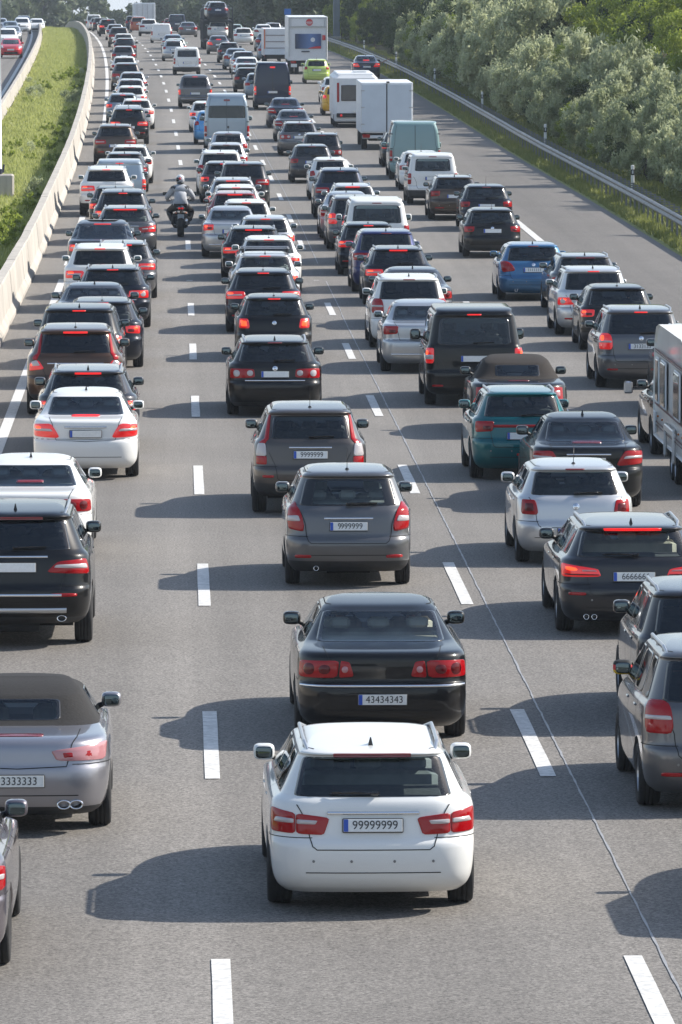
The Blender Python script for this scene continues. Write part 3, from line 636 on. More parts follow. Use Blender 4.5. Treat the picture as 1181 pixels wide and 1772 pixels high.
    if clad is None and plate == 'tailgate' and style in ('wagon', 'mpv', 'hatch'):
        for x_ in (-.56, -.20, .20, .56):
            t = T(.50); r_ = .013 / float(np.linalg.norm(sh.P(t + .5, x_)[0] - sh.P(t - .5, x_)[0])); add('parking_sensor', patch(sh, 'parking_sensor', [(t - r_, x_ - .013), (t - r_, x_ + .013), (t + r_, x_ + .013), (t + r_, x_ - .013)], [M_sensor], base=.003, n=2, nang=12, skirt=0, rho=(0, 1.0)), lod=1)
    for (cz, cw, th_, cm) in trims:
        t = T(cz); add('bumper_trim', ribbon(sh, 'bumper_trim', [(t, -cw * kx), (t, cw * kx)], th_, cm, thick=.010, n=20), lod=1)
    if badge:
        t = T(badge); p = sh.P(t, 0)[0]; b_ = MB(); b_.lathe([(.0005, -.012), (.030, -.012), (.034, -.006), (.046, -.014), (.050, -.004), (.050, .02)], 20, 0, 'y'); nb = sh.nrm(t, .02)[0]
        add('badge', b_.mesh('badge', [M_chrome], True), loc=(0, p[1] - .002, p[2]), rot=(-math.atan2(nb[2], -nb[1]), 0, 0), lod=1)
    if stripe:
        cz, cw, cm = stripe; t = T(cz); add('tailgate_band', ribbon(sh, 'tailgate_band', [(t, -cw * kx), (t, cw * kx)], .05, cm, thick=.006, n=16), lod=1)
    if refl:
        for sg in (1, -1):
            z0, s0, s1 = refl; add('reflector', patch(sh, 'reflector', [(T(z0 - .02), s0 * kx * sg), (T(z0 - .02), s1 * kx * sg), (T(z0 + .02), s1 * kx * sg), (T(z0 + .02), s0 * kx * sg)], [M_lampred], base=.004, dome=.006, n=6, nang=20, rho=(0, .6, 1.0)), lod=1)
    if exhaust:
        for (x, z, r, ov) in exhaust:
            e = MB(); e.lathe([(r * .8, .25), (r * .82, 0), (r, 0), (r, .3)], 16, 0, 'y'); e.lathe([(.0005, .05), (r * .8, .05)], 16, 1, 'y')
            add('exhaust_tip', e.mesh('exhaust_tip', [M_chrome, M_under], True), loc=(x, float(sh.P(T(z / kz), x)[0][1]) - .035, z), scale=(ov, 1, 1), lod=1)
    # mirrors
    ym = (b['q'][-1][1] - .05) * ky; tm = 10.1; pm = sh.P(tm, float(sh.sy(tm, ym)[0]))[0]
    big = 1.25 if style in ('van', 'bus') else 1.0
    for sg in (1, -1):
        h = MB(); h.ell((0, 0, 0), (.100 * big * (.85 if big > 1 else 1), .085, .075 * big * (1.15 if big > 1 else 1)), 0, 18, 10, .55); h.tube([(-.08 * sg, .02, -.05), (-.17 * sg, .03, -.085)], [.028, .035], 6, 1)
        i = add('door_mirror', h.mesh('door_mirror', [None, M_plastic], True), True, loc=(sg * (dm[0] / 2 + (-.02 if big == 1 else .08)), pm[1] + .05, pm[2] + .075))
        g_ = MB(); g_.ell((0, 0, 0), (.080 * big * (.85 if big > 1 else 1), .010, .056 * big * (1.15 if big > 1 else 1)), 0, 16, 8, .5); add('mirror_glass', g_.mesh('mirror_glass', [M_mirglass], True), loc=(.0, -.080, 0), rot=(-.05, 0, .10 * sg), par=i, lod=1)
    # wheels
    tr = sh.W / 2 - .125 if trackw is None else trackw; tm_, rm_ = wheel(R, .225 if style != 'hatch' else .20, spokes)
    for sg in (1, -1):
        for y in wy:
            i = add('wheel', tm_, loc=(tr * sg, y, R), rot=(0, 0, 0 if sg > 0 else pi)); add('rim', rm_, par=i, lod=1)
    # roof furniture
    if rails:
        for sg in (1, -1):
            ys = np.linspace(rings[12][2] * ky + .22, rings[12][3] * ky - .30, 9); pts = []
            for i, y in enumerate(ys):
                tr_ = 12.75 + .0 * i; p = sh.P(tr_, float(sh.sy(tr_, y)[0]) * sg)[0]; hgt = .045 if 0 < i < 8 else -.01; pts.append((p[0] - .005 * sg, p[1], p[2] + hgt))
            r_ = MB(); r_.tube(pts, [.013] + [.019] * 7 + [.013], 8)
            for i in (1, 4, 7): r_.box((pts[i][0], pts[i][1], pts[i][2] - .03), (.026, .07, .055), bev=.008)
            add('roof_rail', r_.mesh('roof_rail', [rails]), lod=1)
    if bars:
        r_ = MB()
        for y in (.95 * ky, 1.95 * ky):
            r_.box((0, y, dm[2] + .11), (1.24, .05, .028), bev=.01)
            for sg in (1, -1): r_.box((.55 * sg, y, dm[2] + .05), (.07, .08, .11), 1, bev=.015)
        add('roof_rack', r_.mesh('roof_rack', [M_silver, M_plastic]), lod=1)
    if fin:
        yy = (rings[13][2] + .28) * ky; t = np.linspace(12, 16, 60); yr_ = sh.ring(t)[:, 2]; zz = float(np.interp(yy, yr_, sh.ring(t)[:, 0])); a = MB()
        if fin == 'fin':
            a.add([(-.022, -.06, 0), (.022, -.06, 0), (.018, .07, 0), (-.018, .07, 0), (-.005, -.05, .075), (.005, -.05, .075), (.012, .02, .03), (-.012, .02, .03)], [(0, 1, 5, 4), (1, 2, 6, 5), (2, 3, 7, 6), (3, 0, 4, 7), (4, 5, 6, 7)])
            add('antenna_fin', a.mesh('antenna_fin', [M_plastic]), loc=(0, yy, zz - .004), lod=1)
        else:
            a.ell((0, 0, 0), (.03, .045, .025)); a.tube([(0, 0, 0), (0, -.12, .30)], [.006, .003], 5); add('antenna', a.mesh('antenna', [M_frit], True), loc=(0, yy, zz), lod=1)
    # underbody and cabin
    u = MB(); u.box((0, dm[1] / 2, .42 * kz), (dm[0] - .50, dm[1] - 1.1, .36 * kz)); 
    for y in wy: u.box((0, y, .36), (dm[0] - .3, .10, .08))
    u.tube([(.3, .3, .26), (-.3, .3, .26)], .07, 8); add('underbody', u.mesh('underbody', [M_under]))
    belt = rings[10][0] * kz; roof = dm[2]; sm_ = {'dark': M_seat, 'beige': M_beige, 'grey': M_greyseat}[seats]
    fy = (b['q'][-1][0] + .12) * ky; zb = .50 * kz
    if style != 'van' and not (style == 'svan' and nowin):
        fl = MB(); fl.box((0, dm[1] * .45, zb), (dm[0] - .3, dm[1] * .6, .10)); fl.box((0, (b['q'][-1][1] + .20) * ky, belt - .16), (dm[0] - .40, .5, .26), bev=.06); add('dashboard', fl.mesh('dashboard', [M_dash]))
        st = MB(); st.lathe([(.17, -.012), (.185, 0), (.17, .012), (.155, 0)], 20, 0, 'y', closed=True)
        add('steering_wheel', st.mesh('steering_wheel', [M_plastic], True), loc=(-.36, (b['q'][-1][1] - .16) * ky, belt - .02), rot=(-.45, 0, 0), lod=1)
        for sg in (1, -1):
            s_ = MB(); s_.box((0, 0, .30), (.50, .15, .62), rx=-.22, bev=.06); s_.box((0, -.09, .73), (.26, .10, .19), rx=-.1, bev=.045); s_.box((0, .25, .0), (.50, .5, .16), bev=.05); s_.tube([(-.06, -.07, .58), (-.06, -.09, .70)], .008, 5, 1); s_.tube([(.06, -.07, .58), (.06, -.09, .70)], .008, 5, 1)
            add('front_seat', s_.mesh('front_seat', [sm_, M_chrome]), loc=(.37 * sg * kx / 1.0, fy + .1, belt - .52 * kz), lod=1)
        if len(b['q']) > 1 or style == 'sedan':
            ry = fy - (.92 if style not in ('pickup',) else .5) * ky
            s_ = MB(); s_.box((0, 0, .24), (1.26 * kx, .16, .56), rx=-.25, bev=.06)
            for hx in (-.40, 0, .40): s_.box((hx * kx, -.10, .585), (.24, .09, .13), rx=-.1, bev=.035)
            add('rear_seat', s_.mesh('rear_seat', [sm_]), loc=(0, ry, belt - .44 * kz), lod=1)
        if style == 'sedan':
            s_ = MB(); s_.box((0, 0, 0), (1.2 * kx, .55, .03), bev=.01); add('parcel_shelf', s_.mesh('parcel_shelf', [sm_]), loc=(0, ry - .34, belt - .015), lod=1)
        elif style not in ('cabrio', 'pickup'):
            s_ = MB(); s_.box((0, 0, 0), (1.25 * kx, max(.2, ry - .48), .02), bev=.01); add('parcel_shelf', s_.mesh('parcel_shelf', [M_seat]), loc=(0, (ry + .28) / 2, belt - .06), lod=1)
    if rdoors:
        h = MB(); h.box((.06, .045, 1.12 * kz), (.07, .03, .10), bev=.01)
        for sg in (1, -1):
            for z in (.8, 1.35, 2.0):
                if z * kz < dm[2] - .3: h.box((sg * (dm[0] / 2 - .07), .07, z * kz), (.12, .05, .035), bev=.01)
        add('rear_door_latch', h.mesh('rear_door_latch', [M_plastic]), lod=1)
    if front:
        for sg in (1, -1):
            def fq(z0, z1, x0, x1, mt, nm, bs=.006, dm_=.02):
                V = []; ta_, tb_ = T(z0), T(z1); pts = []
                for t, x in ((ta_, x0), (ta_, x1), (tb_, x1), (tb_, x0)):
                    pts.append((t, sg * (float(sh.total(t)[0]) - x * kx)))
                return patch(sh, nm, pts, [mt], base=bs, dome=dm_, n=4, nang=24, rho=(0, .5, .85, 1.0))
            add('headlight', fq(.78, .95, .52, .88, M_lampclear, 'headlight'))
            if sg == 1:
                def fc(z0, z1, w_, mt, nm, bs=.005):
                    b_ = MB(); t0_, t1_ = T(z0), T(z1); pts = []
                    for t in np.linspace(t0_, t1_, 3):
                        for x in np.linspace(-w_, w_, 9): p = sh.P(t, (float(sh.total(t)[0]) - abs(x)) * (1 if x >= 0 else -1))[0]; pts.append((p[0], p[1] + bs, p[2]))
                    F_ = [(r * 9 + c, r * 9 + c + 1, (r + 1) * 9 + c + 1, (r + 1) * 9 + c) for r in range(2) for c in range(8)]
                    b_.add(pts, F_); return b_.mesh(nm, [mt], True)
                add('grille', fc(.80, .93, .42, M_plastic, 'grille')); add('air_intake', fc(.34, .50, .55, M_plastic, 'air_intake'))
                pf = MB(); pf.box((0, 0, 0), (.52, .02, .11), 0, bev=.004); add('number_plate', pf.mesh('front_plate', [M_plate]), loc=(0, float(sh.P(T(.60), float(sh.total(T(.60))[0]))[0][1]) + .015, .60 * kz))
    VAR[key] = dict(parts=P, sh=sh, style=style, dims=dm); return VAR[key]

def place(key, x, y, col, metal=0.0, lit=False, stoplit=None, lod=0, label='', cat='car', group=None, name=None, text=None, rev=False, plate=True, yaw=0.0, scale=1.0, trim=None, skip=()):
    """lod 0 = every part, 1 = without the lettering, 2 = only what a far car shows"""
    v = VAR[key]; name = name or {'wagon': 'estate_car', 'hatch': 'hatchback_car', 'mpv': 'people_carrier', 'suv': 'off_road_car', 'sedan': 'saloon_car', 'cabrio': 'convertible_car', 'bus': 'minibus', 'van': 'panel_van', 'svan': 'small_van', 'pickup': 'pickup_truck'}[v['style']]
    root = obj(name, None, None, (x, y, gh(y + 2)), (math.atan((gh(y + 4) - gh(y + .5)) / 3.5), 0, heading(y + 2) + yaw + (pi if rev else 0)))
    if scale != 1.0: root.scale = (scale,) * 3
    root.empty_display_size = .3
    tag(root, label, cat, group)
    pm = paint(col, metal); stoplit = lit if stoplit is None else stoplit
    made = {}
    for i, (nm, me, pt, loc, par, ml, sc, rot) in enumerate(v['parts']):
        if lod > ml + 0 and ml < 2 and lod >= 2: continue
        if nm == 'brake_bulb' and not lit: continue
        if nm in skip or (par is not None and par not in made): continue
        o = D.objects.new(nm, me); COL.objects.link(o); o.parent = made[par] if par is not None else root; o.location = loc; o.rotation_euler = rot
        if sc: o.scale = sc
        if pt and me.materials and (me.materials[0] is None or nm == 'door_handle'):
            o.material_slots[0].link = 'OBJECT'; o.material_slots[0].material = pm
        if nm == 'tail_light' and lit: o.material_slots[0].link = 'OBJECT'; o.material_slots[0].material = M_lit
        if nm == 'lamp_lens' and lit and me.materials[0] is M_lampdark and key in ('polo', 'touran'): o.material_slots[0].link = 'OBJECT'; o.material_slots[0].material = M_hot
        if nm == 'stop_lamp' and stoplit: o.material_slots[0].link = 'OBJECT'; o.material_slots[0].material = M_stoplit
        if nm == 'number_plate' and text and lod == 0:
            tx = D.curves.new('plate_lettering', 'FONT'); tx.body = text; tx.size = .118; tx.align_x = 'CENTER'; tx.align_y = 'CENTER'; tx.space_character = 1.0
            tx.materials.append(M_ink); tmp = D.objects.new('t', tx); COL.objects.link(tmp); bpy.context.view_layer.update(); tme = D.meshes.new_from_object(tmp); D.objects.remove(tmp); tme.name = 'plate_lettering'
            obj('plate_lettering', tme, o, (.02, -.0185, .0), (pi / 2, 0, 0), (.86 * min(1, 8.0 / len(text)), .92, 1))
        if nm == 'panel_gap': o['kind'] = 'stuff'
        made[i] = o
    return root
# ------------------------------------------------------------------ setting: ground, road, markings, barriers
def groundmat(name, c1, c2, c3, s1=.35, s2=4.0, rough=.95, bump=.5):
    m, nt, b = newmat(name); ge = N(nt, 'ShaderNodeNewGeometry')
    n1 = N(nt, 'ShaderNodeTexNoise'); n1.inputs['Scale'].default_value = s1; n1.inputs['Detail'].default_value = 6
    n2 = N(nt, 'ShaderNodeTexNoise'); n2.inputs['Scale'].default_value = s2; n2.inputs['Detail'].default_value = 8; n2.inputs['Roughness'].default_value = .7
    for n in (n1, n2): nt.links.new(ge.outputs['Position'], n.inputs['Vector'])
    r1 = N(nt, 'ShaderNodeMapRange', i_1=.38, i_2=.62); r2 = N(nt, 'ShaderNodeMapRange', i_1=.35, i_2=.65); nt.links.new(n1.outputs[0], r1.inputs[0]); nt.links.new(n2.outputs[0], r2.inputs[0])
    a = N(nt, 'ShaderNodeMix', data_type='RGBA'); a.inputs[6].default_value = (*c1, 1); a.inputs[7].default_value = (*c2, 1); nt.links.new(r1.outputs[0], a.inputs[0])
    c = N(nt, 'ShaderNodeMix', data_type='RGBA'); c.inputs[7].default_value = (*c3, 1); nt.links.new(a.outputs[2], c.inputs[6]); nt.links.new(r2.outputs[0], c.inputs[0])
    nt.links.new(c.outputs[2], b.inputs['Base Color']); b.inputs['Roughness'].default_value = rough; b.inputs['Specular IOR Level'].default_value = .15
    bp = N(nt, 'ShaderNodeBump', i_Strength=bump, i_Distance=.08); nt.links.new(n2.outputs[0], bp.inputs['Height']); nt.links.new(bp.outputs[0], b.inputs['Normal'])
    return m
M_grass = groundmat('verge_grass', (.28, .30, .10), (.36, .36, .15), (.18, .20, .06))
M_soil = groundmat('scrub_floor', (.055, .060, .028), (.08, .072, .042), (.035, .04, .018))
def asphaltmat(name, base, warm):
    m, nt, b = newmat(name); ge = N(nt, 'ShaderNodeNewGeometry'); L = nt.links.new
    def noise(sc, det=2, ro=.5, st=None):
        n = N(nt, 'ShaderNodeTexNoise'); n.inputs['Scale'].default_value = sc; n.inputs['Detail'].default_value = det; n.inputs['Roughness'].default_value = ro
        if st: mp = N(nt, 'ShaderNodeMapping'); mp.inputs['Scale'].default_value = st; L(ge.outputs['Position'], mp.inputs[0]); L(mp.outputs[0], n.inputs['Vector'])
        else: L(ge.outputs['Position'], n.inputs['Vector'])
        return n
    agg = noise(34, 3, .75); fine = noise(85, 2, .6); big = noise(.25, 5, .6); streak = noise(1.0, 4, .6, (1.7, .02, 1)); mid = noise(2.2, 6, .7)
    def rng_(src, a, b_, c, d): r = N(nt, 'ShaderNodeMapRange', i_1=a, i_2=b_, i_3=c, i_4=d); L(src, r.inputs[0]); return r.outputs[0]
    def mul(a, b_): q = N(nt, 'ShaderNodeMath', operation='MULTIPLY'); L(a, q.inputs[0]); L(b_, q.inputs[1]); return q.outputs[0]
    v = rng_(agg.outputs[0], .36, .64, .48, 1.52)
    for src, lo, hi, a_, b_ in ((fine, .3, .7, .78, 1.22), (big, .3, .7, .93, 1.07), (streak, .3, .7, .90, 1.09), (mid, .25, .75, .94, 1.06)): v = mul(v, rng_(src.outputs[0], lo, hi, a_, b_))
    # a paler strip left of the first lane line, oil-darkened lane centres (the lanes run along Y here)
    sx_ = N(nt, 'ShaderNodeSeparateXYZ'); L(ge.outputs['Position'], sx_.inputs[0]); mt = lambda op, a, b_=None: None
    def mth(op, a, b_=0.0):
        q = N(nt, 'ShaderNodeMath', operation=op); (L(a, q.inputs[0]) if not isinstance(a, float) else None); q.inputs[1].default_value = b_; return q.outputs[0]
    d_ = mth('ABSOLUTE', mth('ADD', sx_.outputs[0], .12)); v = mul(v, rng_(d_, .25, .62, 1.11, 1.0))
    c_ = mth('COSINE', mth('MULTIPLY', mth('ADD', sx_.outputs[0], -2.1), 1.745)); v = mul(v, rng_(c_, -1.0, 1.0, 1.055, .93))
    vm = N(nt, 'ShaderNodeVectorMath', operation='SCALE'); vm.inputs[0].default_value = base; L(v, vm.inputs['Scale']); L(vm.outputs[0], b.inputs['Base Color'])
    b.inputs['Roughness'].default_value = .82; b.inputs['Specular IOR Level'].default_value = .3
    bp = N(nt, 'ShaderNodeBump', i_Strength=.35, i_Distance=.006); L(agg.outputs[0], bp.inputs['Height']); L(bp.outputs[0], b.inputs['Normal'])
    return m
M_asph = asphaltmat('asphalt', (.182, .169, .154), 1)
M_asph2 = asphaltmat('shoulder_asphalt', (.150, .139, .128), 1)
M_patch = asphaltmat('lighter_asphalt', (.180, .172, .161), 1)
M_white = simple('road_paint', (.60, .59, .565), .65, var=.24, scale=14, bump=.1)
M_seal = simple('crack_sealant', (.29, .29, .295), .5, var=.2, scale=8)
def along(ys): return [float(v) for v in ys]
YS = list(np.arange(-400, 190, 15)) + list(np.arange(190, 800, 6)) + list(np.arange(800, 1100, 25))
def sheet(name, xs, zs, mat, ys=YS, parent=None):
    V = []; F = []; n = len(xs)
    for y in ys:
        h = heading(y)
        for x, z in zip(xs, zs): V.append((cx(y) + x, y, gh(y) + z))
    for i in range(len(ys) - 1):
        for k in range(n - 1): F.append((i * n + k, i * n + k + 1, (i + 1) * n + k + 1, (i + 1) * n + k))
    return obj(name, mesh(name, V, F, [mat]), parent)
# terrain: one sheet to the horizon; embankment on the right
TX = [-900, -400, -120, -60, -34, -24, -22, -21.2, -20.9, -8.9, -8.3, -8.2, -6.2, -4.35, -4.2, -4.0, 15.0, 15.12, 16.2, 17.2, 18.5, 20.5, 24, 29, 36, 60, 120, 400, 900]
TZ = [3, 3, 3, 2.2, 1.4, .2, .02, -.02, -.06, -.06, -.04, .26, .14, .12, .02, -.06, -.06, -.015, .03, .10, .30, .65, 1.2, 1.9, 2.4, 3, 3, 3, 3]
def tz_at(xr, y):
    k = 1.0 - .55 * min(1, max(0, (y - 330) / 200)) if xr > 17 else 1.0
    return float(np.interp(xr, TX, TZ)) * k
ys = [-900] + list(np.arange(-600, 200, 20)) + list(np.arange(200, 820, 8)) + [840, 870, 900, 940, 1000, 1100, 1200, 1400, 1700, 2000]
V = []; F = []
for y in ys:
    for x in TX: V.append((cx(y) + x, y, gh(y) + tz_at(x, y)))
n = len(TX); mi = []
for i in range(len(ys) - 1):
    for k in range(n - 1):
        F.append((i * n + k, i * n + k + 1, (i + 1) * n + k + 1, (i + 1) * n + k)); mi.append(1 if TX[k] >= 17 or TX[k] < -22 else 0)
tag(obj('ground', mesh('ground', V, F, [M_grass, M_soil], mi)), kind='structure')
road = tag(sheet('road', [-3.98, -1, .36, 3, 7, 11.3, 11.45], [0] * 7, M_asph), kind='structure')
tag(sheet('hard_shoulder', [11.45, 12.5, 14.0, 15.08], [0, 0, 0, -.01], M_asph2), kind='structure')
tag(sheet('opposite_road', [-20.9, -16, -12, -8.62], [0] * 4, M_asph), kind='structure')
# a slightly lighter, newer surfacing beside the left lane line
#sheet('resurfaced_strip', [-.55, .20], [.004] * 2, M_patch, parent=road)
def dash(x0, y0, y1, wd=.16):
    V = []; F = []; k = 4
    for i in range(k + 1):
        y = y0 + (y1 - y0) * i / k
        jl, jr = random.uniform(-.004, .004), random.uniform(-.004, .004)
        V += [(cx(y) + x0 - wd / 2 + jl, y, gh(y) + .009), (cx(y) + x0 + wd / 2 + jr, y, gh(y) + .009)]
    for i in range(k): F.append((2 * i, 2 * i + 1, 2 * i + 3, 2 * i + 2))
    obj('lane_dash', mesh('lane_dash', V, F, [M_white], smooth=False), road)
ph = 52.35          # near end of the first dash seen, 6 m dash, 12 m gap
for k in range(-1, 33):
    y1 = 52.35 + 18 * k
    for x0, dy in ((.36, 0), (3.86, .1), (7.47, .6)):
        if k < 32: dash(x0, y1 - 6 + dy, y1 + dy)
def line(name, x0, wd, y0, y1, mat, parent, dz=.009, step=6, jag=0):
    ys_ = list(np.arange(y0, y1, step)); V = []; F = []
    for y in ys_:
        j = random.gauss(0, jag) if jag else 0; ww = wd * (random.uniform(.6, 1.5) if jag else 1)
        V += [(cx(y) + x0 + j - ww / 2, y, gh(y) + dz), (cx(y) + x0 + j + ww / 2, y, gh(y) + dz)]
    F = [(2 * i, 2 * i + 1, 2 * i + 3, 2 * i + 2) for i in range(len(ys_) - 1)]
    return obj(name, mesh(name, V, F, [mat], smooth=False), parent)
line('edge_line', -3.16, .20, 40, 790, M_white, road)
line('edge_line', 11.42, .24, 40, 560, M_white, road, dz=.013)
line('edge_line', -9.30, .20, 60, 790, M_white, D.objects['opposite_road'])
line('edge_line', -20.3, .15, 60, 790, M_white, D.objects['opposite_road'])
for k in range(6, 40): 
    y1 = 52 + 18 * k
    for x0 in (-13.0, -16.7):
        V = [(cx(y) + x0 + s * .075, y, gh(y) + .009) for y in (y1, y1 + 6) for s in (-1, 1)]
        obj('lane_dash', mesh('lane_dash', V, [(0, 1, 3, 2)], [M_white], smooth=False), D.objects['opposite_road'])
line('sealed_joint', 4.11, .019, 44, 330, M_seal, road, dz=.007, step=.30, jag=.0030)
#line('surface_joint', 7.62, .012, 44, 330, M_seam, road, dz=.006, step=1.5, jag=.003)
# concrete barriers
mc, ntc, bc = newmat('barrier_concrete'); ge = N(ntc, 'ShaderNodeNewGeometry'); L = ntc.links.new
n1 = N(ntc, 'ShaderNodeTexNoise', i_Scale=.6); n1.inputs['Detail'].default_value = 7; L(ge.outputs['Position'], n1.inputs['Vector'])
mp = N(ntc, 'ShaderNodeMapping'); mp.inputs['Scale'].default_value = (6, 6, .5); L(ge.outputs['Position'], mp.inputs[0]); n2 = N(ntc, 'ShaderNodeTexNoise', i_Scale=1.2); n2.inputs['Detail'].default_value = 6; L(mp.outputs[0], n2.inputs['Vector'])
r1 = N(ntc, 'ShaderNodeMapRange', i_1=.3, i_2=.7, i_3=.88, i_4=1.08); r2 = N(ntc, 'ShaderNodeMapRange', i_1=.35, i_2=.7, i_3=1.06, i_4=.74); L(n1.outputs[0], r1.inputs[0]); L(n2.outputs[0], r2.inputs[0])
mu = N(ntc, 'ShaderNodeMath', operation='MULTIPLY'); L(r1.outputs[0], mu.inputs[0]); L(r2.outputs[0], mu.inputs[1]); vm = N(ntc, 'ShaderNodeVectorMath', operation='SCALE'); vm.inputs[0].default_value = (.46, .425, .375); L(mu.outputs[0], vm.inputs['Scale']); L(vm.outputs[0], bc.inputs['Base Color']); bc.inputs['Roughness'].default_value = .9
bp = N(ntc, 'ShaderNodeBump', i_Strength=.3, i_Distance=.02); L(n2.outputs[0], bp.inputs['Height']); L(bp.outputs[0], bc.inputs['Normal'])
def barrier(x0, prof, y0, y1, label, seg=6.0):
    root = tag(obj('concrete_barrier', None, None, (cx(y0) + x0, y0, gh(y0))), label, 'barrier')
    y = y0
    while y < y1 - .1:
        ye = y + seg - .02; V = []; m = len(prof); dj = random.uniform(-.006, .006); dz = random.uniform(-.004, .004)
        ysn = [y, (y + ye) / 2, ye]
        for yy in ysn:
            for px, pz in prof: V.append((cx(yy) + x0 + px + dj - root.location.x, yy - root.location.y, gh(yy) + pz + (dz if pz > .2 else 0) - root.location.z))
        F = []
        for i in range(2):
            for k in range(m - 1): F.append((i * m + k, i * m + k + 1, (i + 1) * m + k + 1, (i + 1) * m + k))
        F += [tuple(range(m - 1, -1, -1)), tuple(range(2 * m, 3 * m))]
        obj('barrier_segment', mesh('barrier_segment', V, F, [mc], smooth=False), root); y += seg
STEP = [(.30, -.1), (.30, .10), (.20, .28), (.13, 1.02), (.11, 1.06), (-.11, 1.06), (-.13, 1.02), (-.20, .28), (-.30, .10), (-.30, -.1)]
barrier(-4.28, STEP, 60, 792, 'long pale concrete barrier between the leftmost lane and the grass median')
barrier(-8.45, [(a * .75, b * .84) for a, b in STEP], 150, 792, 'second pale concrete barrier on the far side of the median beside the opposite lanes')
# guard rail on the right: beam, posts and spacers
M_zinc = simple('galvanised_steel', (.20, .205, .21), .5, .6, var=.3, scale=2)
gr = tag(obj('guard_rail', None, None, (15.85, 150, 0)), 'long galvanised steel guard rail with posts and spacers along the right verge', 'guard rail')
W_ = [(0, -.155), (-.05, -.13), (-.075, -.085), (-.05, -.04), (0, -.015), (0, .015), (-.05, .04), (-.075, .085), (-.05, .13), (0, .155)]
GX, GZ_ = 15.85, .62
def gp(x, y, z): return (cx(y) + x - 15.85, y - 150, gh(y) + z)
y = 140.0; first = True
pm_ = MB(); pm_.box((.05, 0, .30), (.06, .10, .72)); post_me = pm_.mesh('post', [M_zinc])
sm_ = MB(); sm_.box((.34, 0, .0), (.56, .05, .04)); sm_.box((.60, 0, -.3), (.06, .08, .62)); sp_me = sm_.mesh('spacer', [M_zinc])
while y < 640:
    V = []
    for yy in (y, y + 2, y + 4.04):
        for i, (px, pz) in enumerate(W_): V.append(gp(GX + px, yy, GZ_ + pz))
    m = len(W_); V += [(v[0] + .012, v[1], v[2]) for v in V]; F = []
    for i in range(2):
        for k in range(m - 1):
            F.append((i * m + k, (i + 1) * m + k, (i + 1) * m + k + 1, i * m + k + 1)); o_ = 3 * m; F.append((o_ + i * m + k, o_ + i * m + k + 1, o_ + (i + 1) * m + k + 1, o_ + (i + 1) * m + k))
    for i in range(2): F.append((i * m, 3 * m + i * m, 3 * m + (i + 1) * m, (i + 1) * m)); F.append((i * m + m - 1, (i + 1) * m + m - 1, 3 * m + (i + 1) * m + m - 1, 3 * m + i * m + m - 1))
    obj('rail_beam', mesh('rail_beam', V, F, [M_zinc]), gr)
    obj('post', post_me, gr, gp(GX, y + 2, 0)); obj('spacer', sp_me, gr, gp(GX, y + 2, GZ_ + .08))
    if y < 330: obj('post', post_me, gr, gp(GX, y + 4, 0)); obj('spacer', sp_me, gr, gp(GX, y + 4, GZ_ + .08))
    y += 4.0
# delineator posts
dm = MB(); dm.box((0, 0, .55), (.12, .10, 1.1), 0, bev=.02); dm.box((0, 0, .84), (.128, .108, .24), 1, bev=.02)
dme = dm.mesh('marker_body', [simple('marker_white', (.78, .78, .76), .5, var=.1), simple('marker_black', (.02, .02, .02), .5)]); rf = MB(); rf.box((0, -.058, .85), (.05, .008, .12)); rme = rf.mesh('marker_reflector', [simple('reflector_white', (.7, .72, .72), .2)])
DL = ['nearest one', 'second nearest', 'third nearest', 'fourth nearest', 'fifth nearest', 'farthest one']
for i, yy in enumerate((229, 280, 331, 381, 431, 481)):
    r_ = tag(obj('marker_post', None, None, (cx(yy) + 16.8, yy, gh(yy) + tz_at(16.8, yy)), (0, 0, random.uniform(-.1, .1))), 'white marker post with black band behind guard rail, ' + DL[i], 'marker post', 'marker posts behind the guard rail')
    obj('marker_body', dme, r_); obj('marker_reflector', rme, r_)
# steel mast, sign post on its concrete block, small blue sign
mm = MB(); mm.box((0, 0, 5), (.62, .5, 11.0), bev=.05); mm.box((0, 0, .25), (1.0, .9, .5), 1, bev=.04)
mo = tag(obj('gantry_mast', mm.mesh('gantry_mast', [simple('painted_steel', (.13, .16, .19), .5, var=.15, scale=1), mc]), None, (cx(560) + 18.0, 560, gh(560))), 'tall dark grey steel mast beyond the far end of the guard rail', 'mast')
sp = tag(obj('sign_post', None, None, (-6.33, 226, gh(226) + .12)), 'pale round sign post on a weathered concrete block in the median', 'sign post')
b_ = MB(); b_.box((0, 0, .42), (.95, .9, .86), bev=.05); obj('concrete_block', b_.mesh('concrete_block', [mc]), sp)
b_ = MB(); b_.tube([(-.03, 0, .85), (-.05, 0, 6.8)], .075, 14); obj('pole', b_.mesh('pole', [simple('pale_pole', (.62, .66, .70), .4, .3)], True), sp)
b_ = MB(); b_.box((-.1, 0, .95), (.34, .34, .2), bev=.04); b_.tube([(.08, .05, .9), (.12, .05, 1.2)], .04, 6); obj('base_clamp', b_.mesh('base_clamp', [simple('dark_clamp', (.02, .025, .05), .6)]), sp)
b_ = MB(); b_.box((-.9, 0, 7.2), (1.9, .06, 1.3)); obj('sign_board', b_.mesh('sign_board', [simple('sign_back', (.4, .41, .42), .5, .5)]), sp)
bs = tag(obj('blue_sign', None, None, (cx(575) + 14.2, 575, gh(575))), 'small blue road sign on a post far ahead beside the slip road', 'sign')
b_ = MB(); b_.box((0, 0, 2.6), (.62, .04, .55)); obj('sign_board', b_.mesh('sign_board', [simple('sign_blue', (.01, .14, .5), .4)]), bs); b_ = MB(); b_.tube([(0, .05, 0), (0, .05, 2.8)], .04, 6); obj('pole', b_.mesh('pole', [M_zinc]), bs)

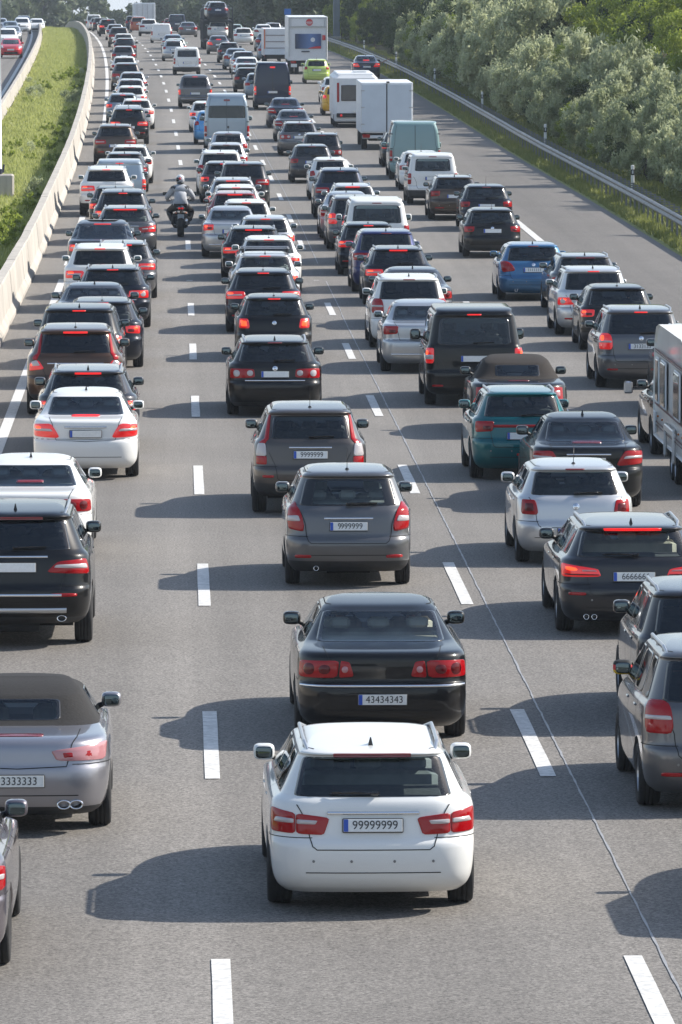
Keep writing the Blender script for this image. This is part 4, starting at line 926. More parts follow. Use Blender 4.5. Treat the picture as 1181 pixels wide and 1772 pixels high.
# ------------------------------------------------------------------ vegetation
def leafmat(name, a, b2, trans=.35):
    m, nt, b = newmat(name); L = nt.links.new; ge = N(nt, 'ShaderNodeNewGeometry'); oi = N(nt, 'ShaderNodeObjectInfo')
    n = N(nt, 'ShaderNodeTexNoise', i_Scale=.9); n.inputs['Detail'].default_value = 3; L(ge.outputs['Position'], n.inputs['Vector'])
    r = N(nt, 'ShaderNodeMapRange', i_1=.35, i_2=.65); L(n.outputs[0], r.inputs[0])
    w1 = N(nt, 'ShaderNodeTexWhiteNoise'); rn = N(nt, 'ShaderNodeMath', operation='ADD'); L(ge.outputs['Random Per Island'], rn.inputs[0]); L(r.outputs[0], rn.inputs[1])
    mu = N(nt, 'ShaderNodeMath', operation='MULTIPLY_ADD'); mu.inputs[1].default_value = .35; L(rn.outputs[0], mu.inputs[0]); ot = N(nt, 'ShaderNodeMath', operation='MULTIPLY'); ot.inputs[1].default_value = .35; L(oi.outputs['Random'], ot.inputs[0]); L(ot.outputs[0], mu.inputs[2])
    mx = N(nt, 'ShaderNodeMix', data_type='RGBA'); mx.inputs[6].default_value = (*a, 1); mx.inputs[7].default_value = (*b2, 1); L(mu.outputs[0], mx.inputs[0])
    L(mx.outputs[2], b.inputs['Base Color']); b.inputs['Roughness'].default_value = .55; b.inputs['Specular IOR Level'].default_value = .3
    tl = N(nt, 'ShaderNodeBsdfTranslucent'); L(mx.outputs[2], tl.inputs[0]); ms = N(nt, 'ShaderNodeMixShader'); ms.inputs[0].default_value = trans
    L(b.outputs[0], ms.inputs[1]); L(tl.outputs[0], ms.inputs[2]); L(ms.outputs[0], nt.nodes['Material Output'].inputs[0])
    return m
M_silverleaf = leafmat('silver_green_leaf', (.20, .24, .10), (.62, .65, .41), .48)
M_greenleaf = leafmat('bright_green_leaf', (.15, .21, .03), (.38, .44, .08), .55)
M_darkleaf = leafmat('dark_green_leaf', (.03, .055, .016), (.075, .11, .03), .35)
M_paleleaf = leafmat('far_grey_green_leaf', (.07, .10, .05), (.16, .19, .10), .30)
M_brownleaf = leafmat('brown_green_leaf', (.07, .065, .02), (.14, .12, .035), .3)
M_bark = simple('bark', (.07, .058, .045), .9, var=.4, scale=5)
def leafcloud(name, mat, R, Hh, nclump, nleaf, ls, lw, base=.15, spiky=0.0, seed=0):
    r = np.random.default_rng(seed); C = []
    while len(C) < nclump:
        u = r.normal(size=3); u /= np.linalg.norm(u); rad = r.uniform(.45, 1.0)**.6
        p = u * rad * [R, R, Hh / 2]; p[2] += Hh / 2
        if p[2] < base * Hh * r.uniform(.2, 1.4): continue
        p[:2] *= (1.1 - .35 * (p[2] / Hh)); C.append(p)
    C = np.array(C); sz = r.uniform(.10, .26, nclump) * R
    per = r.multinomial(nleaf, sz**2 / (sz**2).sum()); P_ = []; U_ = []
    for c, s_, k in zip(C, sz, per):
        d = r.normal(size=(k, 3)); d /= np.linalg.norm(d, axis=1)[:, None] + 1e-9
        q = d * (r.uniform(.3, 1, (k, 1))**.5) * s_ * [1, 1, .8]
        if spiky: q[:, 2] += np.abs(r.normal(size=k)) * spiky * s_
        P_.append(c + q); U_.append(d)
    P_ = np.concatenate(P_); U_ = np.concatenate(U_); k = len(P_)
    Nn = U_ + r.normal(size=(k, 3)) * .55 + [0, 0, .25]; Nn /= np.linalg.norm(Nn, axis=1)[:, None]
    U_ = np.cross(Nn, np.cross(r.normal(size=(k, 3)) * .7 + [0, 0, 1.0 + spiky], Nn)); U_ /= np.linalg.norm(U_, axis=1)[:, None] + 1e-9
    A = np.cross(U_, Nn); L_ = (ls * r.uniform(.6, 1.4, k))[:, None]; Wd = (lw * r.uniform(.7, 1.3, k))[:, None]
    V = np.stack([P_ - A * Wd * .5, P_ + U_ * L_ * .5 - A * Wd * .0 + A * Wd * .5, P_ + U_ * L_, P_ + U_ * L_ * .5 - A * Wd * .6], 1)
    V = V.reshape(-1, 3); V[:, 2] = np.maximum(V[:, 2], .0)
    me = D.meshes.new(name); me.vertices.add(len(V)); me.vertices.foreach_set('co', V.ravel().astype(np.float32)); me.loops.add(4 * k); me.loops.foreach_set('vertex_index', np.arange(4 * k, dtype=np.int32))
    me.polygons.add(k); me.polygons.foreach_set('loop_start', np.arange(0, 4 * k, 4, dtype=np.int32)); me.polygons.foreach_set('loop_total', np.full(k, 4, dtype=np.int32)); me.materials.append(mat); me.update(); me.validate()
    return me
def trunkmesh(name, h, r0, seed, lean=.3):
    r = random.Random(seed); b = MB(); pts = [(0, 0, -.3)]
    for i in range(1, 6): pts.append((r.uniform(-.1, .1) * i * lean, r.uniform(-.1, .1) * i * lean, h * i / 5))
    b.tube(pts, [r0 * 1.3, r0, r0 * .85, r0 * .65, r0 * .45, r0 * .2], 8)
    for k in range(7):
        i = r.randint(1, 4); a = r.uniform(0, 2 * pi); p = Vector(pts[i]); q = p + Vector((cos(a) * h * .22, sin(a) * h * .22, h * .18)); b.tube([p, (p + q) / 2 + Vector((0, 0, .05 * h)), q], [r0 * .4, r0 * .25, r0 * .08], 6)
    return b.mesh(name, [M_bark], True)
SHR = [leafcloud('crown', M_silverleaf, 1.75, 3.0 + .3 * i, 30, 6500, .20, .085, .06, .7, 20 + i) for i in range(5)]
SHT = [trunkmesh('trunk', 2.2, .07, i, 1.0) for i in range(2)]
TRB = [leafcloud('crown', M_greenleaf, 2.9, 7.5, 62, 9500, .21, .11, .12, .3, 40 + i) for i in range(3)]
TRD = [leafcloud('crown', M_darkleaf, 3.2, 8.5, 62, 9500, .24, .13, .10, .2, 50 + i) for i in range(3)]
TRN = [leafcloud('crown', M_brownleaf, 2.6, 6.5, 50, 8000, .20, .11, .12, .3, 60)]
TRT = [trunkmesh('trunk', 6, .16, 9 + i) for i in range(2)]
FAR = [leafcloud('crown', M_paleleaf, 3.6, 7.5, 40, 3200, .5, .34, .06, .2, 70 + i) for i in range(3)]
FARD = [leafcloud('crown', M_darkleaf, 3.6, 8.5, 40, 3200, .5, .34, .06, .2, 80 + i) for i in range(2)]
def plant(nm, xr, y, crown, trunk, s, label, cat, group, sz=None, base=None):
    z = gh(y) + tz_at(xr, y) - .1 if base is None else base
    o = tag(obj(nm, None, None, (cx(y) + xr, y, z), (0, 0, random.uniform(0, 6.28)), (s * random.uniform(.9, 1.12), s * random.uniform(.9, 1.12), (sz or s) * random.uniform(.9, 1.1))), label, cat, group)
    obj('crown', crown, o); obj('trunk', trunk, o)
R_ = random.Random(5)
y = 186.0
while y < 452:
    step = 2.9 + (y - 186) * .006
    grow = float(np.interp(y, [186, 225, 260, 300, 340, 400, 452], [.66, .80, .88, 1.0, 1.42, 1.35, .9]))
    for j, xr in enumerate((18.5, 20.4, 22.6)):
        if j == 2 and y > 268: continue
        xx = xr + R_.uniform(-.5, .5) + (.5 if y < 215 and j == 0 else 0); s = grow * R_.uniform(.70, 1.22) * (.80 if j == 0 else 1.0)
        if R_.random() < .22 and (j or y > 240): plant('green_shrub', xx, y + R_.uniform(-1.3, 1.3), R_.choice(TRB if R_.random() < .5 else TRD), R_.choice(SHT), s * .42, 'dark green bushy shrub among the silver ones', 'shrub', 'green shrubs in the thicket'); continue
        plant('willowy_shrub', xx, y + R_.uniform(-1.3, 1.3) + j * .8, R_.choice(SHR), R_.choice(SHT), s, ['silver-green shrub in the front row of the thicket behind the guard rail', 'silver-green shrub in the second row of the thicket', 'taller silver shrub on the slope of the thicket'][j], 'shrub', ['front row shrubs', 'second row shrubs', 'slope shrubs'][j])
    y += step
y = 222.0
while y < 420:
    for j, xr in enumerate((23.6, 28.0, 32.5)):
        if y < 250 and j == 0: xr = 25.2
        r = R_.random(); dark = y > 315
        crown = R_.choice(TRB) if r < (.50 if dark else .86) else (R_.choice(TRN) if r > .93 else R_.choice(TRD))
        nm = 'bright green leafy tree above the silver thicket' if crown in TRB else 'brownish green tree above the silver thicket' if crown in TRN else 'dark green tree above the silver thicket'
        plant('roadside_tree', xr + R_.uniform(-1, 1), y + R_.uniform(-2, 2), crown, R_.choice(TRT), R_.uniform(.8, 1.1) * (.8 if j == 0 else 1), nm, 'tree', 'trees on the embankment' + (' bright' if crown in TRB else ' brown' if crown in TRN else ' dark'))
    y += 5.2
y = 318.0
while y < 600:
    for j, xr in enumerate((19.5, 23.5, 28.0, 33)):
        if y < 395 and j == 0: continue
        if y < 350 and j == 1: continue
        crown = R_.choice(TRB) if R_.random() < .42 else R_.choice(TRD)
        plant('roadside_tree', xr + R_.uniform(-1, 1), y + R_.uniform(-2, 2), crown, R_.choice(TRT), R_.uniform(.7, 1.05) * (.62 if j == 0 else 1), 'bright green tree behind the far part of the guard rail' if crown in TRB else 'dark green tree behind the far part of the guard rail', 'tree', 'far roadside trees' + (' bright' if crown in TRB else ' dark'))
    y += 6.5
y = 600.0
while y < 980:
    for j, xr in enumerate((20, 26, 33, 42)):
        crown = R_.choice(FAR) if R_.random() < .6 else R_.choice(FARD)
        plant('distant_tree', xr + R_.uniform(-2, 2), y + R_.uniform(-3, 3), crown, TRT[0], R_.uniform(.75, 1.2), 'distant pale green tree along the bend ahead' if crown in FAR else 'distant dark tree along the bend ahead', 'tree', 'trees along the bend' + (' pale' if crown in FAR else ' dark'))
    y += 9
y = 560.0
while y < 1000:
    for j, xr in enumerate((-25, -31, -38)):
        if y < 700 and j: continue
        plant('distant_tree', xr + R_.uniform(-2, 2), y + R_.uniform(-3, 3), R_.choice(FAR), TRT[0], R_.uniform(.75, 1.15), 'distant pale tree beyond the opposite lanes', 'tree', 'trees beyond the opposite lanes')
    y += 9
for i in range(34):                      # the wood that closes the view beyond the crest
    u = i / 33; y = 1010 + R_.uniform(-25, 40); x = -62 + 78 * u
    gap = -15 < x < -4.5
    plant('distant_tree', x - cx(y), y, R_.choice(FAR), TRT[0], R_.uniform(1.5, 1.9) * (.62 if gap else 1), 'distant hazy tree in the wood closing the view', 'tree', 'wood beyond the crest', base=gh(y))

# grass on the median and the right verge: counted by nobody
def grassfield(name, xr0, xr1, y0, y1, n, h, col, label, dens=1.0):
    r = np.random.default_rng(len(name)); yy = y0 + (y1 - y0) * r.uniform(0, 1, n)**dens; xx = r.uniform(xr0, xr1, n)
    z = np.array([gh(a) + tz_at(b, a) for a, b in zip(yy, xx)]); X = xx + np.array([cx(a) for a in yy]); k = n
    cl = (np.sin(xx * 3.1 + 1.7 * np.sin(yy * .37)) + np.sin(yy * .61 + xx) + 2) / 4
    hh = h * (.35 + 1.0 * cl) * r.uniform(.5, 1.3, n); a = r.uniform(0, 2 * pi, n); w_ = .018 + .02 * (yy / 300)
    dx, dy = np.cos(a) * w_, np.sin(a) * w_; lx, ly = r.normal(0, .35, n) * hh, r.normal(0, .35, n) * hh
    V = np.stack([np.stack([X - dx, yy - dy, z - .02], 1), np.stack([X + dx, yy + dy, z - .02], 1), np.stack([X + lx, yy + ly, z + hh], 1)], 1).reshape(-1, 3)
    me = D.meshes.new(name); me.vertices.add(len(V)); me.vertices.foreach_set('co', V.ravel().astype(np.float32)); me.loops.add(3 * k); me.loops.foreach_set('vertex_index', np.arange(3 * k, dtype=np.int32))
    me.polygons.add(k); me.polygons.foreach_set('loop_start', np.arange(0, 3 * k, 3, dtype=np.int32)); me.polygons.foreach_set('loop_total', np.full(k, 3, dtype=np.int32)); me.materials.append(col); me.update()
    tag(obj(name, me), label, 'grass', kind='stuff')
M_blade = leafmat('grass_blade', (.29, .33, .09), (.55, .56, .22), .5)
M_blade2 = leafmat('dry_grass_blade', (.13, .17, .04), (.30, .31, .10), .45)
grassfield('median_grass', -8.15, -4.55, 140, 700, 90000, .22, M_blade, 'rough green grass filling the median between the two concrete barriers', 1.2)
grassfield('verge_grass', 15.2, 18.3, 150, 560, 90000, .24, M_blade2, 'rough grass under the guard rail on the right verge', 1.2)
WEED = [leafcloud('leaves', M_greenleaf, .55, .7, 16, 700, .10, .05, .02, .3, 90), leafcloud('leaves', M_silverleaf, .5, .6, 16, 700, .09, .03, .02, .8, 91)]
for i in range(46):
    yy = R_.uniform(170, 420); xr = R_.choice([R_.uniform(-5.5, -4.7), R_.uniform(-8, -5)])
    tag(obj('weed_bush', WEED[0 if R_.random() < .7 else 1], None, (cx(yy) + xr, yy, gh(yy) + .1), (0, 0, R_.uniform(0, 6)), (R_.uniform(.5, 1.2),) * 3), 'low weedy bush growing in the median grass', 'weeds', 'weeds in the median')

# summer haze between here and the bend
hb = MB(); hb.box((0, 545, -12), (1790, 2880, 52)); M_hz = D.materials.new('haze_air'); M_hz.use_nodes = True; nt = M_hz.node_tree; nt.nodes.remove(nt.nodes['Principled BSDF'])
pv = nt.nodes.new('ShaderNodeVolumePrincipled'); pv.inputs['Color'].default_value = (.80, .90, 1.0, 1); pv.inputs['Density'].default_value = .00013; nt.links.new(pv.outputs[0], nt.nodes['Material Output'].inputs['Volume'])
tag(obj('haze', hb.mesh('haze', [M_hz])), 'thin blue summer haze over the far carriageway', kind='stuff')
# ------------------------------------------------------------------ vehicle variants
mv = make_variant
mv('ewagon', 'wagon', (1.88, 4.9, 1.475), lamp='ewagon', chrome=(.915, .42), rails=M_silver, rwglass='mid', sideglass='mid', seats='grey', wiper=-1, stop=(12.0, .36), plate_z=.81, seam=.60)
mv('phaeton', 'sedan', (1.90, 5.0, 1.45), lamp='phaeton', chrome=(.66, .93), plate='bumper', fin=None, wiper=False, rwglass='clear', sideglass='mid', seats='beige', stop=None, spokes=7, rw=(.69,.60,.0,.98), handle_mat=M_chrome)
mv('aclass', 'hatch', (1.77, 3.88, 1.60), lamp='aclass', chrome=(.865, .34), glasspanel=True, rwglass='clear', sideglass='mid', exhaust=[(-.45, .27, .036, 1)], fin='rod', refl=(.40, .52, .76), stop=None, seats='grey', plate_z=.77, rw=(.70,.57,.02,.93), clad=.36)
mv('crv', 'suv', (1.82, 4.55, 1.68), lamp='cvert', chrome=(1.06, .36), fin='rod', clad=.50, stop=None, plate_z=.95, refl=(.62, .62, .82), rw=(.69,.60,.02,.92), rwglass='mid')
mv('passat', 'wagon', (1.83, 4.77, 1.46), badge=.93, lamp='round', chrome=(.70, .60), rails=M_silver, rwglass='mid', clad=.30, plate_z=.82)
mv('polo', 'hatch', (1.69, 3.97, 1.42), badge=.86, lamp='polo', fin='rod', rwglass='mid', plate='bumper', plate_z=.50)
mv('focus', 'hatch', (1.80, 4.35, 1.48), lamp='wide', fin='rod', rwglass='priv', lampz=1.04, refl=(.42, .5, .74), rw=(.68,.56,.03,.93))
mv('wagon', 'wagon', (1.80, 4.65, 1.48), lamp='wide', rails=M_silver, rwglass='mid', refl=(.40, .5, .74), stop='wide')
mv('wagonbars', 'wagon', (1.78, 4.5, 1.47), lamp='box' if False else 'golf', bars=True, rwglass='clear', sideglass='mid', seats='grey', rails=None)
mv('wagonplain', 'wagon', (1.78, 4.6, 1.46), lamp='golf', rwglass='clear', sideglass='mid', fin='rod')
mv('bmw', 'wagon', (1.90, 4.9, 1.41), lamp='bmw', rails=M_silver, rwglass='clear', sideglass='mid', seats='beige', wiper=-1, stop=(12.05, .38), plate_z=.80, refl=(.58, .62, .86), exhaust=[(-.60, .26, .036, 1), (-.50, .26, .036, 1)], spokes=7)
mv('hatch', 'hatch', (1.74, 4.15, 1.47), badge=.88, lamp='golf', fin='rod', rwglass='priv')
mv('hatchclear', 'hatch', (1.74, 4.1, 1.48), lamp='golf', fin='rod', rwglass='clear', sideglass='mid', seats='dark')
mv('golfplus', 'mpv', (1.76, 4.2, 1.58), badge=1.0, lamp='round', rails=M_silver, rwglass='priv', refl=(.42, .5, .74))
mv('smallhatch', 'hatch', (1.68, 3.8, 1.52), lamp='kaoval', fin='rod', rwglass='priv', rw=(.60,.50,.12,.90), R=.29)
mv('touran', 'mpv', (1.79, 4.4, 1.635), badge=1.02, lamp='touran', rails=M_silver, rwglass='priv', plate_z=.86, refl=(.40, .5, .74))
mv('picasso', 'mpv', (1.84, 4.5, 1.66), lamp='wide', lampz=1.12, rwglass='priv', fin='fin')
mv('suv', 'suv', (1.86, 4.55, 1.68), lamp='wide', lampz=1.13, rails=M_silver, rwglass='priv', clad=.45, refl=(.55, .5, .78))
mv('ml', 'suv', (1.93, 4.8, 1.72), trims=[(.47, .66, .07, M_silver), (.66, .60, .035, M_chrome)], lamp='ml', rails=M_silver, rwglass='priv', seats='grey', chrome=(1.115, .42), plate_z=.99, refl=(.66, .46, .80), clad=.40, stop='thin', exhaust=[(.58, .38, .04, 1.5), (-.58, .38, .04, 1.5)], spokes=7)
mv('xc', 'suv', (1.89, 4.63, 1.70), lamp='xc', chrome=(1.00, .56), rwglass='priv', fin='rod', plate_z=.90, stop='wide', clad=.42)
mv('cclass', 'sedan', (1.78, 4.6, 1.42), lamp='cclass', chrome=(.90, .36), rwglass='mid', sideglass='mid', plate_z=.79, wiper=False, stop=(9.85, .24), seats='grey')
mv('sedan', 'sedan', (1.80, 4.6, 1.45), lamp='cclass', rwglass='mid', sideglass='mid', wiper=False, plate_z=.74, stop=(10.35, .2))
mv('avensis', 'sedan', (1.76, 4.62, 1.47), lamp='golf', lampz=1.05, rwglass='clear', sideglass='mid', wiper=False, plate_z=.78, stop=None, seats='grey', chrome=(.40, .7), fin=None)
mv('coupe', 'sedan', (1.85, 4.7, 1.40), lamp='phaeton', rwglass='clear', sideglass='mid', wiper=False, stop=(10.3, .2), plate='bumper', seats='grey', rw=(.68,.54,.03,.95))
mv('fastback', 'suv', (1.95, 4.85, 1.66), lamp='wide', lampz=1.13, rwglass='mid', stop='wide', wiper=False, rails=None,
   ring_edit=lambda r: [r[9].__setitem__(2, .22), r[10].__setitem__(2, .36), r[11].__setitem__(2, 1.05), r[12].__setitem__(2, 1.10), r[13].__setitem__(2, 1.25), r[14].__setitem__(2, 1.5), r[15].__setitem__(2, 1.7)])
mv('teal', 'wagon', (1.71, 4.2, 1.49), lamp='tallbox_' if False else 'golf', lampz=1.05, rails=M_silver, rwglass='mid', sideglass='mid', stripe=(.90, .56, M_lampred), plate_z=.74, fin=None, stop=None, refl=(.44, .05, .12))
mv('spider', 'cabrio', (1.83, 4.39, 1.36), lamp='spider', soft=M_fabric, plate='bumper', plate_z=.545, fin=None, wiper=False, rwglass='clear', sideglass='clear', seats='grey', stop=(8.4, .26), exhaust=[(.57, .31, .045, 1.5), (.45, .31, .045, 1.5), (-.57, .31, .045, 1.5), (-.45, .31, .045, 1.5)], clad=.30)
mv('beetle', 'cabrio', (1.80, 4.25, 1.42), lamp='beetle', soft=M_fabric2, plate='bumper', fin=None, wiper=False, rwglass='mid', stop=(9.3, .2))
mv('t5', 'bus', (1.90, 4.9, 1.91), lamp='t5', rwglass='mid', sideglass='priv', plate_z=.95, refl=(.42, .62, .84), stop='top', fin=None)
mv('v60', 'hatch', (1.84, 4.45, 1.48), badge=.92, lamp='wave', lampz=1.04, rwglass='mid', sideglass='mid', plate_z=.79, exhaust=[(-.45, .28, .04, 1)], rw=(.66,.56,.03,.93), fin='fin')
mv('golfk', 'hatch', (1.74, 4.15, 1.45), badge=.88, lamp='golf', fin='rod', rwglass='mid', sideglass='mid', clad=.40, stop=None)
mv('octavia', 'wagon', (1.77, 4.57, 1.47), lamp='golf', lampz=1.05, rails=M_silver, rwglass='mid', sideglass='priv', refl=(.42, .4, .74), stop=None)
mv('caddy', 'svan', (1.80, 4.4, 1.83), lamp='svan', rwglass='mid', sideglass='priv', clad=.52, fin=None, plate_z=.92)
mv('berlingo', 'svan', (1.80, 4.38, 1.82), lamp='svan', rwglass='priv', sideglass='priv', clad=.52, fin=None, plate_z=.80)
mv('closedvan', 'svan', (1.85, 4.5, 1.72), lamp='svan', nowin=True, rdoors=True, wiper=False, fin=None)
mv('ducato', 'van', (2.02, 5.4, 2.28), lamp='van', nowin=True, rdoors=True, wiper=False, fin=None, stop=None)
mv('transit', 'van', (1.98, 5.6, 2.55), lamp='van', nowin=True, rdoors=True, wiper=False, fin=None, plate_z=.95)
mv('sprinter', 'van', (2.0, 5.9, 2.60), lamp='van', rw=(.84, .80, .06, 1.0), rdoors=True, wiper=False, fin=None, rwglass='priv', lampz=.92)
mv('pickup', 'pickup', (1.86, 5.2, 1.78), lamp='pick', wiper=False, fin=None, chrome=(.52, .8), stop='top')
mv('fronthatch', 'hatch', (1.76, 4.3, 1.46), lamp='golf', front=True, fin=None)
mv('frontsuv', 'suv', (1.85, 4.6, 1.68), lamp='wide', front=True, fin=None)
C_ = dict(white=((.74, .74, .72), 0), silver=((.46, .47, .48), .75), lightsilver=((.58, .585, .59), .6), grey=((.125, .125, .13), .65), darkgrey=((.055, .056, .062), .6), anthra=((.026, .026, .030), .5), black=((.0035, .0035, .0045), 0),
 blueblack=((.006, .009, .018), .3), brown=((.075, .052, .038), .6), browngrey=((.085, .075, .070), .6), bronze=((.075, .04, .024), .5), violet=((.31, .305, .33), .8), violetgrey=((.16, .14, .16), .75), teal=((.0, .10, .115), .35), blue=((.045, .15, .30), .5), royal=((.012, .02, .10), .3),
 skyblue=((.10, .32, .62), .3), red=((.25, .018, .022), .2), brightred=((.50, .02, .03), .1), pinkred=((.45, .08, .09), .1), orange=((.42, .10, .04), .2), yellow=((.66, .36, .015), 0), lime=((.50, .62, .16), 0), tealgrey=((.22, .335, .34), 0), bluegrey=((.20, .25, .30), .5), navy=((.012, .02, .045), .3), greenwhite=((.55, .62, .58), .2), vansilver=((.33, .39, .44), .5))
G1, G2, G3, G4, G6 = 'vehicles queuing in the leftmost lane', 'vehicles queuing in the second lane', 'vehicles queuing in the third lane', 'vehicles queuing in the fourth lane', 'cars coming the other way'
